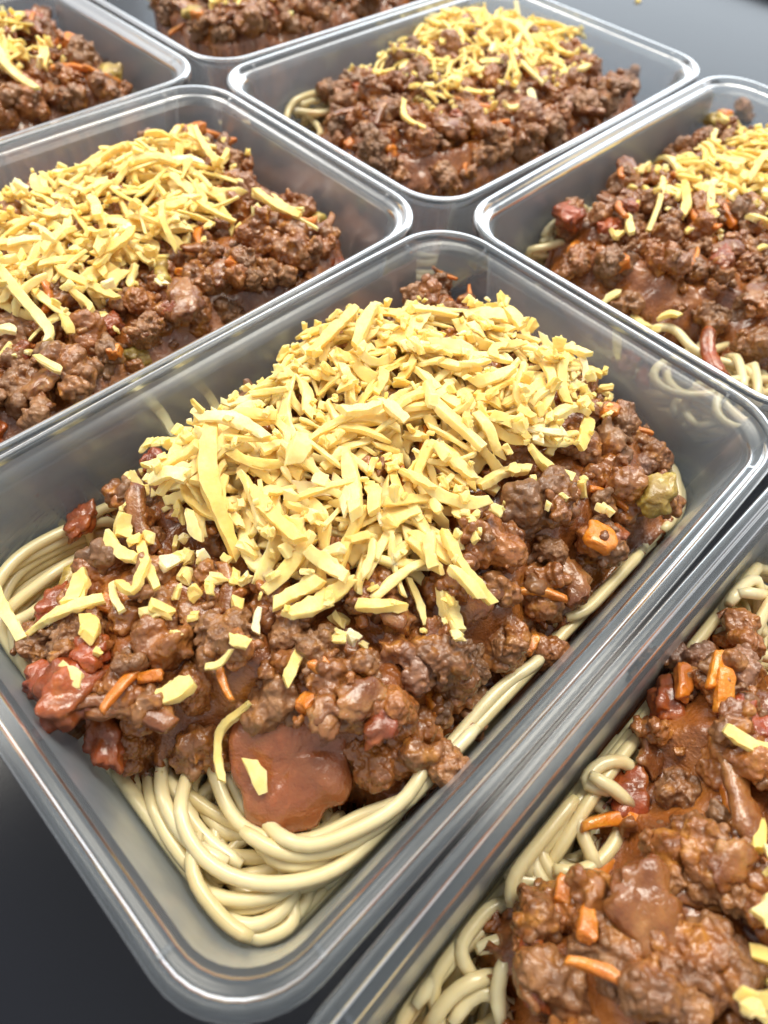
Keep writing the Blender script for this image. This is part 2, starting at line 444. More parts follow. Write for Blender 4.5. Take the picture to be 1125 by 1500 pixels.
SHREDS = []
for i in range(44):
    r = np.random.default_rng(300 + i)
    L = r.choice([5, 7, 9, 11, 13, 17], p=[.16, .24, .24, .18, .12, .06]) * r.uniform(0.85, 1.15)
    w = r.uniform(1.4, 2.5); th = r.uniform(0.9, 1.5)
    if i % 5 == 0: w = r.uniform(2.2, 3.6); th = r.uniform(0.6, 1.1)
    if i % 7 == 1: w = r.uniform(1.2, 1.8); th = r.uniform(0.9, 1.3)
    n = 12
    s = np.linspace(-0.5, 0.5, n) * L
    k = r.normal() * 0.035; kz = r.normal() * 0.018
    x = s; y = k * s ** 2 + r.normal() * 0.0012 * s ** 3; z = -kz * s ** 2
    y -= y.mean(); z -= z.mean()
    tw = np.linspace(-1, 1, n) * r.normal() * 0.35
    up = np.stack([np.zeros(n), np.sin(tw), np.cos(tw)], 1)
    V, F = ribbon(np.stack([x, y, z], 1), w, th, up, rs=r, jitter=0.11, nsec=12, chop=0.5, taper=0.45, power=6.0)
    me = mesh_from('cheese_shred', V, F, CHEESE); shade_sharp_ends(me)
    SHREDS.append((me, L, w, th, np.stack([x, y, z], 1)))
def lump(name, seed, dims, mat, sub=2, amp=0.3, freq=0.6, power=1.0):
    bm = bmesh.new(); bmesh.ops.create_icosphere(bm, subdivisions=sub, radius=1.0)
    off = Vector((seed * 7.7, seed * 2.3, 1.1))
    for v in bm.verts:
        c = v.co.copy()
        if power > 1:
            c = Vector([math.copysign(abs(q) ** (1 / power), q) for q in c])
        p = Vector((c.x * dims[0], c.y * dims[1], c.z * dims[2]))
        f = 1 + amp * mnoise.noise(p * freq + off) + amp * 0.5 * mnoise.noise(p * freq * 2.3 + off)
        v.co = p * f
    V = [tuple(v.co) for v in bm.verts]; F = [tuple(v.index for v in f.verts) for f in bm.faces]
    bm.free()
    return mesh_from(name, V, F, mat)
CRUMBS = [lump('cheese_crumb', 20 + i, (random.uniform(.9, 2.0), random.uniform(.8, 1.4), random.uniform(.5, .9)), CHEESE, 2, 0.7, 1.0, 2.4) for i in range(12)]
for m_ in CRUMBS: m_.set_sharp_from_angle(angle=math.radians(26))

VEG = {}
VEG['carrot'] = [lump('carrot_piece', 50 + i, d, CARROT, 4, 0.28, 0.45, 2.0) for i, d in enumerate([(3.4, 2.2, 1.8), (2.6, 2.4, 2.2), (4.2, 1.6, 1.3), (3.0, 2.8, 1.3)])]
VEG['onion'] = [lump('onion_piece', 60 + i, d, ONION, 4, 0.40, 0.36, 1.4) for i, d in enumerate([(5.4, 4.0, 1.2), (4.5, 3.4, 1.3), (6.2, 2.8, 1.2)])]
VEG['tomato'] = [lump('tomato_piece', 70 + i, d, TOMATO, 4, 0.44, 0.38, 1.2) for i, d in enumerate([(5.0, 3.9, 2.8), (4.2, 3.8, 2.4), (5.2, 3.2, 2.2)])]
def arc_piece(name, seed, R, arc, w, th, mat, jitter=0.08, power=2.6):
    r = np.random.default_rng(seed)
    a = np.linspace(-arc / 2, arc / 2, 16)
    P = np.stack([R * np.sin(a), R * (np.cos(a) - math.cos(arc / 2) * 0.5 - 0.5), 0.2 * np.sin(a * 3 + seed)], 1)
    up = np.tile(np.array([0, 0, 1.0]), (16, 1))
    V, F = ribbon(P, w, th, up, nsec=12, rs=r, jitter=jitter, taper=0.45, power=power)
    return mesh_from(name, V, F, mat)
VEG['celery'] = [arc_piece('celery_piece', 2, 8.0, 1.3, 4.2, 5.0, CELERY), lump('celery_piece', 95, (4.0, 3.0, 2.6), CELERY, 4, 0.34, 0.42, 1.6), lump('celery_piece', 91, (4.6, 3.8, 2.4), CELERY, 4, 0.34, 0.4, 1.6)]
VEG['carrot_strip'] = [arc_piece('carrot_strip', 3, 12, 1.2, 2.4, 2.0, CARROT, 0.1), arc_piece('carrot_strip', 4, 22, 0.7, 2.0, 1.8, CARROT, 0.1)]
VEG['onion_strip'] = [arc_piece('onion_strip', 5, 12, 1.4, 3.6, 1.8, ONION, 0.12), arc_piece('onion_strip', 6, 18, 0.95, 4.2, 1.8, ONION, 0.12)]
VEG['tomato_strip'] = [arc_piece('tomato_strip', 7, 16, 0.9, 4.4, 3.0, TOMATO, 0.14)]

# ------------------------------------------------------------------ height fields per container
GX = np.arange(-84, 85, 1.0); GY = np.arange(-57, 58, 1.0)
GXX, GYY = np.meshgrid(GX, GY, indexing='ij')
def poly_dist(poly, X, Y):
    P = np.asarray(poly, float); inside = np.zeros(X.shape, bool); d = np.full(X.shape, 1e9)
    n = len(P)
    for i in range(n):
        a, b = P[i], P[(i + 1) % n]
        e = b - a; L2 = e @ e + 1e-9
        t = np.clip(((X - a[0]) * e[0] + (Y - a[1]) * e[1]) / L2, 0, 1)
        d = np.minimum(d, np.hypot(X - a[0] - t * e[0], Y - a[1] - t * e[1]))
        c = (a[1] > Y) != (b[1] > Y)
        xi = a[0] + (Y - a[1]) * e[0] / (e[1] if abs(e[1]) > 1e-9 else 1e-9)
        inside ^= c & (X < xi)
    return np.where(inside, d, -d)
def smooth01(x): x = np.clip(x, 0, 1); return x * x * (3 - 2 * x)
def vnoise(X, Y, f, seed):
    out = np.empty(X.shape)
    for idx in np.ndindex(X.shape):
        out[idx] = mnoise.noise(Vector((X[idx] * f, Y[idx] * f, seed * 5.3)))
    return out

class Box:
    def __init__(self, key):
        self.key = key; self.cx, self.cy, a = BOXES[key]; self.a = math.radians(a)
        self.H = np.full(GXX.shape, 1.5)
    def loc(self, P):                    # world mm -> local
        c, s = math.cos(self.a), math.sin(self.a)
        x, y = P[0] - self.cx, P[1] - self.cy
        return np.array([c * x + s * y, -s * x + c * y])
    def wld(self, u, v, z):
        c, s = math.cos(self.a), math.sin(self.a)
        return np.array([self.cx + c * u - s * v, self.cy + s * u + c * v, z])
    def h(self, u, v):
        i = np.clip(np.rint(np.asarray(u) + 84).astype(int), 0, len(GX) - 1); j = np.clip(np.rint(np.asarray(v) + 57).astype(int), 0, len(GY) - 1)
        return self.H[i, j]
    def hmax(self, u, v, r):
        i = int(round(u + 84)); j = int(round(v + 57)); r = int(math.ceil(r))
        b = self.H[max(0, i - r):i + r + 1, max(0, j - r):j + r + 1]
        return float(b.max()) if b.size else 1.5
    def raise_disc(self, u, v, z, r, dome=0.0):
        i0 = int(max(0, math.floor(u + 84 - r))); i1 = int(min(len(GX), math.ceil(u + 84 + r) + 1))
        j0 = int(max(0, math.floor(v + 57 - r))); j1 = int(min(len(GY), math.ceil(v + 57 + r) + 1))
        if i1 <= i0 or j1 <= j0: return
        d = np.hypot(GXX[i0:i1, j0:j1] - u, GYY[i0:i1, j0:j1] - v)
        zz = z - dome * (d / max(r, 0.1)) ** 2
        sub = self.H[i0:i1, j0:j1]
        sub[...] = np.where(d <= r, np.maximum(sub, zz), sub)
    def pix(self, x, y, z=40.0, it=3):   # photo pixel -> local point on the food surface
        for _ in range(it):
            P = at(x, y, z); q = self.loc(P); z = float(self.h(q[0], q[1]))
        return q
    def poly(self, pts, z): return [self.loc(at(x, y, z)) for x, y in pts]
    def wall_half(self, z):              # inside half sizes at height z
        o = np.interp(z, [1.3, 6, 46], [12.5, 10.1, 5.2]); return HL - o, HW - o

# ------------------------------------------------------------------ spaghetti
PR = 1.38
def tube(path, r, nsec=9):
    P = np.asarray(path, float); n = len(P)
    T = np.gradient(P, axis=0); T /= np.linalg.norm(T, axis=1)[:, None] + 1e-9
    u = np.cross(T[0], (0, 0, 1.0)); u /= np.linalg.norm(u) + 1e-9
    V = []
    a = np.linspace(0, 2 * np.pi, nsec, endpoint=False)
    for i in range(n):
        u = u - T[i] * (u @ T[i]); u /= np.linalg.norm(u) + 1e-9
        w = np.cross(T[i], u)
        rr = r * (0.72 if i in (0, n - 1) else 1.0)
        V.append(P[i] + rr * (np.outer(np.cos(a), u) + np.outer(np.sin(a), w)))
    F = [(i * nsec + j, i * nsec + (j + 1) % nsec, (i + 1) * nsec + (j + 1) % nsec, (i + 1) * nsec + j) for i in range(n - 1) for j in range(nsec)]
    F.append(tuple(range(nsec))[::-1]); F.append(tuple(range((n - 1) * nsec, n * nsec)))
    return np.concatenate(V), F
def resample(P, step):
    P = np.asarray(P, float)
    # Catmull-Rom through the control points, then even spacing
    Q = []
    n = len(P)
    for i in range(n - 1):
        p0 = P[max(0, i - 1)]; p1 = P[i]; p2 = P[i + 1]; p3 = P[min(n - 1, i + 2)]
        for t in np.linspace(0, 1, 10, endpoint=False):
            Q.append(0.5 * (2 * p1 + (p2 - p0) * t + (2 * p0 - 5 * p1 + 4 * p2 - p3) * t * t + (3 * p1 - p0 - 3 * p2 + p3) * t ** 3))
    Q.append(P[-1]); Q = np.array(Q)
    d = np.concatenate([[0], np.cumsum(np.linalg.norm(np.diff(Q, axis=0), axis=1))])
    m = max(4, int(d[-1] / step) + 1)
    s = np.linspace(0, d[-1], m)
    return np.stack([np.interp(s, d, Q[:, k]) for k in range(Q.shape[1])], 1)
def clamp_rr(P, hl, hw, r=9.0):
    x, y = P[:, 0].copy(), P[:, 1].copy()
    x = np.clip(x, -hl, hl); y = np.clip(y, -hw, hw)
    dx = np.abs(x) - (hl - r); dy = np.abs(y) - (hw - r)
    d = np.hypot(np.maximum(dx, 0), np.maximum(dy, 0))
    m = (dx > 0) & (dy > 0) & (d > r)
    k = np.where(m, r / np.maximum(d, 1e-6), 1.0)
    x = np.where(m, np.sign(x) * ((hl - r) + dx * k), x); y = np.where(m, np.sign(y) * ((hw - r) + dy * k), y)
    return np.stack([x, y], 1)
def lay_strand(B, parent, xy, zmin=None, zcap=None, sink=0.55):
    xy = resample(xy, 2.4)
    hl, hw = B.wall_half(14.0 if zmin is None else max(8.0, zmin + 2)); xy = clamp_rr(xy, hl - PR - 0.4, hw - PR - 0.4)
    for _ in range(4): xy[1:-1] = 0.25 * xy[:-2] + 0.5 * xy[1:-1] + 0.25 * xy[2:]
    base = np.array([B.hmax(x, y, 1) for x, y in xy])
    z = base + PR * sink
    if zmin is not None: z = np.maximum(z, zmin)
    for _ in range(10):
        zz = z.copy(); zz[1:-1] = 0.25 * z[:-2] + 0.5 * z[1:-1] + 0.25 * z[2:]
        z = np.maximum(zz, base + PR * (sink - 0.45))
    if zcap is not None: z = np.minimum(z, zcap)
    z = np.maximum(z, 1.4 + PR)
    for (x, y), q in zip(xy, z): B.raise_disc(x, y, q + PR * 0.9, PR * 0.9)
    W = np.array([B.wld(x, y, q) for (x, y), q in zip(xy, z)])
    px, py = proj(W)
    if not np.any((px > -150) & (px < 1275) & (py > -150) & (py < 1650)): return
    V, F = tube(W, PR)
    me = mesh_from('spaghetti_strand', V, F, PASTA)
    link('spaghetti_strand', me, parent)
def nest(B, parent, n, seed, ztop=20.0, heroes=(), tangles=()):
    r = np.random.default_rng(seed)
    k = 0
    while k < n:
        # a bundle of near-parallel strands round an off-centre loop
        cx, cy = r.uniform(-45, 45), r.uniform(-22, 22)
        ra, rb = r.uniform(18, 60), r.uniform(14, 42)
        per = r.random() < 0.55
        if per: cx, cy, ra, rb = r.uniform(-6, 6), r.uniform(-5, 5), r.uniform(60, 80), r.uniform(36, 54)
        a0, span = r.uniform(0, 6.28), r.uniform(2.4, 6.5)
        th = r.uniform(-0.5, 0.5); ph = r.uniform(0, 6.28, 3)
        for b in range(int(r.integers(2, 5))):
            off = (b - 1) * 3.6 + r.uniform(-0.8, 0.8)
            t = np.linspace(a0 + r.uniform(-.3, .3), a0 + span + r.uniform(-.4, .4), int(8 + span * 3.5))
            A = ra + off + 4 * np.sin(1.7 * t + ph[0]); Bq = rb + off + 4 * np.sin(2.3 * t + ph[1])
            x = A * np.cos(t); y = Bq * np.sin(t)
            P = np.stack([cx + x * math.cos(th) - y * math.sin(th), cy + x * math.sin(th) + y * math.cos(th)], 1)
            lay_strand(B, parent, P, zcap=ztop + r.uniform(-2, 3) + (7 if per else 0))
            k += 1
            if k >= n: break
    for (x, y, sx, sy, z0, z1, cnt) in tangles:       # loose small loops where the pasta lies open
        for q in range(cnt):
            z = z0 + (z1 - z0) * q / cnt
            c = B.loc(at(x + r.uniform(-sx, sx), y + r.uniform(-sy, sy), z))
            ra, rb = r.uniform(9, 22), r.uniform(6, 14); a0 = r.uniform(0, 6.28); th = r.uniform(0, 3.14); span = r.uniform(3.6, 7.0)
            t = np.linspace(a0, a0 + span, 14); g = 1 + 0.25 * np.sin(1.3 * t + r.uniform(0, 6))
            px_, py_ = ra * g * np.cos(t), rb * g * np.sin(t)
            P = np.stack([c[0] + px_ * math.cos(th) - py_ * math.sin(th), c[1] + px_ * math.sin(th) + py_ * math.cos(th)], 1)
            lay_strand(B, parent, P, zmin=z - 3, zcap=z + 4, sink=0.75)
    for hs in heroes:
        pts, z = hs[0], hs[1]
        P = np.array([B.loc(at(x, y, z)) for x, y in pts])
        lay_strand(B, parent, P, zmin=z - 3.5, zcap=z + 7.0, sink=0.75)

# ------------------------------------------------------------------ mince and vegetables
def rquat(r, flat=False, yaw=None):
    if flat:
        y = r.uniform(0, 6.28) if yaw is None else yaw
        return Quaternion((0, 0, 1), y) @ Quaternion((1, 0, 0), r.normal() * 0.28) @ Quaternion((0, 1, 0), r.normal() * 0.22)
    return Quaternion(r.normal(size=4)).normalized()
def put(B, parent, me, u, v, z, q, sc=1.0, margin=110):
    P = B.wld(u, v, z)
    if not in_view(P, margin): return None
    return link(me.name.split('.')[0], me, parent, P, q, sc)
def sauce_bed(B, parent, D, top, floor, seed):
    m = D > -1.0
    idx = -np.ones(D.shape, int); V = []; Vb = []
    for i, j in zip(*np.nonzero(m)):
        idx[i, j] = len(V)
        V.append(B.wld(GX[i], GY[j], top[i, j])); Vb.append(B.wld(GX[i], GY[j], floor[i, j]))
    n = len(V); F = []
    for i in range(D.shape[0] - 1):
        for j in range(D.shape[1] - 1):
            q = (idx[i, j], idx[i + 1, j], idx[i + 1, j + 1], idx[i, j + 1])
            if min(q) >= 0: F.append(q); F.append((q[3] + n, q[2] + n, q[1] + n, q[0] + n))
    cnt = {}
    for f in F[::2]:
        for a, b in zip(f, f[1:] + f[:1]): cnt[(a, b)] = 1
    for (a, b) in list(cnt):
        if (b, a) not in cnt: F.append((b, a, a + n, b + n))
    me = mesh_from('sauce', V + Vb, F, SAUCE)
    link('sauce', me, parent)
def mince(B, parent, poly_px, zpoly, peak, edge, seed, heroes=(), veg=(), rise=16.0, dens=1.0, random_veg=1.0, back=0.0):
    r = np.random.default_rng(seed)
    poly = B.poly(poly_px, zpoly)
    hl, hw = B.wall_half(34.0)
    D = poly_dist(poly, GXX, GYY)
    D = np.minimum(D, np.minimum(hl - 2 - np.abs(GXX), hw - 2 - np.abs(GYY)))
    floor = B.H.copy()
    nz = vnoise(GXX, GYY, 0.075, seed) * 3.2 + vnoise(GXX, GYY, 0.19, seed + 3) * 1.8 + vnoise(GXX, GYY, 0.4, seed + 5) * 1.1
    edge = edge + back * np.clip((GXX * FH[0] + GYY * FH[1]) / 60.0, 0, 1)      # the far side is heaped fuller
    prof = edge + (peak + back * 0.25 - edge) * smooth01(D / rise)
    top = np.maximum(prof + nz - 2.4, floor - 1.5)
    top = np.where(D < 2.0, np.minimum(top, floor + 0.5 + np.clip(D, 0, 2)), top)
    sauce_bed(B, parent, D, np.maximum(top, floor - 1.0), np.minimum(floor - 2.5, top - 2), seed)
    B.H = np.where(D > -1, np.maximum(B.H, top), B.H)
    inside = np.argwhere(D > 1.5)
    def place(me, u, v, R, sink, q, sc):
        z = float(B.h(u, v)) + R * sc * sink
        put(B, parent, me, u, v, z, q, sc)
        B.raise_disc(u, v, z + R * sc * 0.62, R * sc * 0.8, R * sc * 0.5)
    # hero clumps from the photograph
    pts = []
    for (x, y, rad, kind) in heroes:
        u, v = B.pix(x, y, 38.0)
        lib = {'L': MINCE_L, 'M': MINCE_M, 'P': MINCE_P, 'S': MINCE_S}[kind]
        me = lib[int(r.integers(len(lib)))]
        place(me, u, v, me['r'], 0.12, rquat(r), rad / me['r']); pts.append((u, v, rad))
    def scatter(lib, spacing, sc0, sc1, sink, tries, mind, mat_r=None):
        acc = []
        for _ in range(tries):
            i, j = inside[int(r.integers(len(inside)))]
            u, v = GX[i] + r.uniform(-.5, .5), GY[j] + r.uniform(-.5, .5)
            if D[i, j] < mind: continue
            if any((u - a) ** 2 + (v - b) ** 2 < spacing ** 2 for a, b in acc): continue
            if any((u - a) ** 2 + (v - b) ** 2 < (0.75 * R_) ** 2 for a, b, R_ in pts): continue
            acc.append((u, v))
            me = lib[int(r.integers(len(lib)))]
            place(me, u, v, me['r'], sink, rquat(r), r.uniform(sc0, sc1))
    scatter(MINCE_L, 11.5 / dens, 0.75, 1.15, 0.05, 900, 7.0)
    scatter(MINCE_M, 9.0 / dens, 0.8, 1.25, 0.02, 900, 4.2)
    for kind, cnt in (('onion', 10), ('onion_strip', 4), ('tomato', 7), ('carrot', 9), ('carrot_strip', 10), ('celery', 2)):
        for _ in range(int(cnt * random_veg)):
            i, j = inside[int(r.integers(len(inside)))]
            if D[i, j] < 4: continue
            lib = VEG[kind]; me = lib[int(r.integers(len(lib)))]
            sc = r.uniform(0.65, 1.1); u, v = GX[i], GY[j]
            u = float(np.clip(u, -hl + 7, hl - 7)); v = float(np.clip(v, -hw + 7, hw - 7))
            z = float(B.h(u, v)) + 0.2 * sc
            put(B, parent, me, u, v, z, rquat(r, True), sc)
            B.raise_disc(u, v, z + 1.4 * sc, 2.5 * sc, 0.5)
    scatter(MINCE_S, 10.0 / dens, 0.7, 1.2, 0.0, 300, 2.0)
    for (x, y, kind, sc, yaw) in veg:
        u, v = B.pix(x, y, 40.0)
        lib = VEG[kind]; me = lib[int(r.integers(len(lib)))]
        q = Quaternion((0, 0, 1), yaw) @ Quaternion((1, 0, 0), r.normal() * 0.2) @ Quaternion((0, 1, 0), r.normal() * 0.2)
        sc = min(sc * 1.05, 1.45)
        m = {'onion_strip': 9.0, 'carrot_strip': 8.0, 'tomato_strip': 7.0}.get(kind, 5.5) * sc * 0.9
        u = float(np.clip(u, -hl + m, hl - m)); v = float(np.clip(v, -hw + m, hw - m))
        z = float(B.h(u, v)) + 0.15 * sc
        put(B, parent, me, u, v, z, q, sc); B.raise_disc(u, v, z + 1.2 * sc, 3.0 * sc, 0.5)
    scatter(MINCE_S, 9.0 / dens, 0.7, 1.3, 0.0, 260, 3.0)
    return D

# ------------------------------------------------------------------ cheese
def drop_shred(B, u, v, yaw, k, sc, r, lift=0.0):
    me, L, w, th, path = SHREDS[k]
    c, s = math.cos(yaw), math.sin(yaw)
    p = path[::2] * sc
    x = u + c * p[:, 0] - s * p[:, 1]; y = v + s * p[:, 0] + c * p[:, 1]
    hs = np.array([B.hmax(a, b, 0.6) for a, b in zip(x, y)]) - p[:, 2]
    ss = p[:, 0]
    A = np.stack([np.ones_like(ss), ss], 1)
    z0, m = np.linalg.lstsq(A, hs, rcond=None)[0]
    m = float(np.clip(m, -0.5, 0.5))
    z0 = float(np.quantile(hs - m * ss, 0.6)) + th * sc * 0.42 + lift
    roll = r.normal() * 0.55
    q = Quaternion((0, 0, 1), yaw) @ Quaternion((0, 1, 0), -math.atan(m)) @ Quaternion((1, 0, 0), roll)
    for a, b, t, zz in zip(x, y, ss, p[:, 2]):
        B.raise_disc(a, b, z0 + m * t + zz + th * sc * 0.38, w * sc * 0.42)
    return me, (u, v, z0), q, sc
def strip_px(B, pts, w, th, r, lift=0.3):
    """a single shred whose ends are read off the photograph, laid over what is below it"""
    P = np.array([B.pix(x, y, 42.0) for x, y in pts])
    if len(P) == 2:
        mid = P.mean(0); d = P[1] - P[0]; n = np.array([-d[1], d[0]])
        P = np.array([P[0], mid + n * r.normal() * 0.07, P[1]])
    Q = resample(P, 0.9)
    if len(Q) > 18: Q = Q[np.linspace(0, len(Q) - 1, 18).astype(int)]
    if len(Q) < 6: Q = np.stack([np.interp(np.linspace(0, 1, 8), np.linspace(0, 1, len(Q)), Q[:, k]) for k in (0, 1)], 1)
    z = np.array([B.hmax(a, b, 0.6) for a, b in Q]) + th * 0.45 + lift
    s = np.linspace(-1, 1, len(z)); A = np.stack([np.ones_like(s), s, s ** 2], 1)
    co = np.linalg.lstsq(A, z, rcond=None)[0]
    half = 0.5 * np.linalg.norm(np.diff(Q, axis=0), axis=1).sum()
    co[1] = np.clip(co[1], -0.45 * half, 0.45 * half); co[2] = np.clip(co[2], -0.3 * half, 0.25 * half); zf = A @ co
    zf = zf + max(0.0, float(np.quantile(z - zf, 0.6)))
    for (a, b), q in zip(Q, zf): B.raise_disc(a, b, q + th * 0.4, w * 0.42)
    W = np.array([B.wld(a, b, q) for (a, b), q in zip(Q, zf)])
    tw = np.linspace(-1, 1, len(W)) * r.normal() * 0.3 + r.normal() * 0.25
    T = np.gradient(W, axis=0); side = np.cross((0, 0, 1.0), T); side /= np.linalg.norm(side, axis=1)[:, None] + 1e-9
    up = np.cos(tw)[:, None] * np.array([0, 0, 1.0]) + np.sin(tw)[:, None] * side
    V, F = ribbon(W, w, th, up, rs=r, jitter=0.12, nsec=12, chop=0.4, taper=0.4, power=6.0)
    me = mesh_from('cheese_shred', V, F, CHEESE); shade_sharp_ends(me)
    return me
def cheese(B, parent, poly_px, zpoly, n_parts, n_fill, n_crumbs, seed, heroes=(), feather=7.0, scatter_px=(), core=None):
    r = np.random.default_rng(seed)
    D = poly_dist(B.poly(poly_px, zpoly), GXX, GYY)
    cells = np.argwhere(D > 0.5)
    w = np.clip(D[cells[:, 0], cells[:, 1]] / feather, 0.12, 1.0); w /= w.sum()
    pick = r.choice(len(cells), size=n_parts + n_fill, p=w)
    drops = []
    for k, c in enumerate(pick):
        i, j = cells[c]
        # the lowest of three tries keeps the heap level
        best = None
        for _ in range(5):
            cc = cells[r.choice(len(cells), p=w)]
            hh = B.H[cc[0], cc[1]] - 0.10 * min(D[cc[0], cc[1]], 14.0)
            if best is None or hh < best[0]: best = (hh, cc)
        i, j = best[1]
        drops.append(drop_shred(B, GX[i] + r.uniform(-.5, .5), GY[j] + r.uniform(-.5, .5), r.uniform(0, 6.28), int(r.integers(len(SHREDS))), r.uniform(0.85, 1.1), r, 0.1))
    vis = [d for d in drops if in_view(B.wld(*d[1]), 110)]
    parts = vis[-n_parts:]; fill = vis[:-n_parts] if len(vis) > n_parts else []
    for me, p, q, sc in parts:
        q2 = Quaternion((0, 0, 1), B.a) @ q
        link('cheese_shred', me, parent, B.wld(*p), q2, sc)
    if fill:
        V, F, base = [], [], 0
        for me, p, q, sc in fill:
            co = np.empty(len(me.vertices) * 3); me.vertices.foreach_get('co', co); co = co.reshape(-1, 3) / S
            R = np.array(q.to_matrix()); V.append(co * sc @ R.T + B.wld(*p))
            F += [tuple(x + base for x in f.vertices) for f in me.polygons]; base += len(co)
        o = link('cheese_filling', mesh_from('cheese_filling', np.concatenate(V), F, CHEESE), parent); o['kind'] = 'stuff'
    for hs in heroes:
        pts, wd, th = hs[0], hs[1] * 0.74, hs[2] * 0.9
        link('cheese_shred', strip_px(B, pts, wd, th, r), parent)
    k = 0
    while k < n_crumbs:
        c = cells[r.choice(len(cells), p=w)] if r.random() < 0.45 else None
        if c is None:
            cc = np.argwhere((D > -9) & (D < 3)); c = cc[int(r.integers(len(cc)))]
        u, v = GX[c[0]] + r.uniform(-.5, .5), GY[c[1]] + r.uniform(-.5, .5); k += 1
        sc = r.uniform(0.5, 1.35); z = B.hmax(u, v, 1) + 0.35 * sc
        P = B.wld(u, v, z)
        if in_view(P): link('cheese_crumb', CRUMBS[int(r.integers(len(CRUMBS)))], parent, P, rquat(r), sc)
    for (x, y, sc) in scatter_px:
        u, v = B.pix(x, y, 40.0); z = B.hmax(u, v, 1) + 0.4 * sc
        link('cheese_crumb', CRUMBS[int(r.integers(len(CRUMBS)))], parent, B.wld(u, v, z), rquat(r), sc)

def flap(B, parent, name, px, z, th, mat, seed, bulge=2.0, slope=0.3):
    """an irregular slab: its outline on the food, domed, thick, lumpy"""
    poly = np.array(B.poly(px, z)); c = poly.mean(0)
    ring = np.concatenate([resample(np.vstack([poly, poly[:1]]), 1.2)[:-1]])
    n = len(ring); V = []; F = []
    levels = [0.0, 0.2, 0.4, 0.6, 0.78, 0.9, 0.97, 1.0]
    def zz(u, v, t): 
        return z + slope * ((u - c[0]) * FH[0] + (v - c[1]) * FH[1]) + bulge * (1 - t * t) + 2.4 * mnoise.noise(Vector((u * .13, v * .13, seed))) + 0.9 * mnoise.noise(Vector((u * .40, v * .40, seed))) + 0.3 * mnoise.noise(Vector((u * 1.1, v * 1.1, seed)))
    for t in levels[1:]:
        for p in ring:
            q = c + (p - c) * t
            V.append(B.wld(q[0], q[1], zz(q[0], q[1], t) + th * 0.5 * max(0, 1 - t ** 4) ** 0.5))
    for t in levels[:0:-1]:
        if t == 1.0: continue
        for p in ring:
            q = c + (p - c) * t
            V.append(B.wld(q[0], q[1], zz(q[0], q[1], t) - th * 0.5 * max(0, 1 - t ** 4) ** 0.5))
    m = len(V) // n
    for i in range(m - 1):
        for j in range(n): F.append((i * n + j, i * n + (j + 1) % n, (i + 1) * n + (j + 1) % n, (i + 1) * n + j))
    V.append(B.wld(c[0], c[1], zz(c[0], c[1], 0) + th * .5)); V.append(B.wld(c[0], c[1], zz(c[0], c[1], 0) - th * .5))
    for j in range(n):
        F.append((m * n, (j + 1) % n, j)); F.append((m * n + 1, (m - 1) * n + j, (m - 1) * n + (j + 1) % n))
    link(name, mesh_from(name, V, F, mat), parent)
    Dq = poly_dist(poly, GXX, GYY)
    B.H = np.where(Dq > 0, np.maximum(B.H, z + slope * ((GXX - c[0]) * FH[0] + (GYY - c[1]) * FH[1]) + bulge * 0.6 + th * .5), B.H)

NAMES = dict(mid='central container', left='container left of centre', right='container cut by the right edge', back='top container beside bare table',
             farleft='top left container', far='farthest container at the top edge', front='bottom right container')
def trio(key):
    w = NAMES[key]
    a = thing('spaghetti_nest', 'pale cooked spaghetti in the ' + w, 'spaghetti', 'spaghetti portions')
    b = thing('mince_sauce', 'glossy brown mince and vegetable sauce in the ' + w, 'mince sauce', 'mince sauce portions')
    c = thing('cheese_topping', 'heap of grated yellow cheese in the ' + w, 'grated cheese', 'grated cheese toppings')
    return Box(key), a, b, c

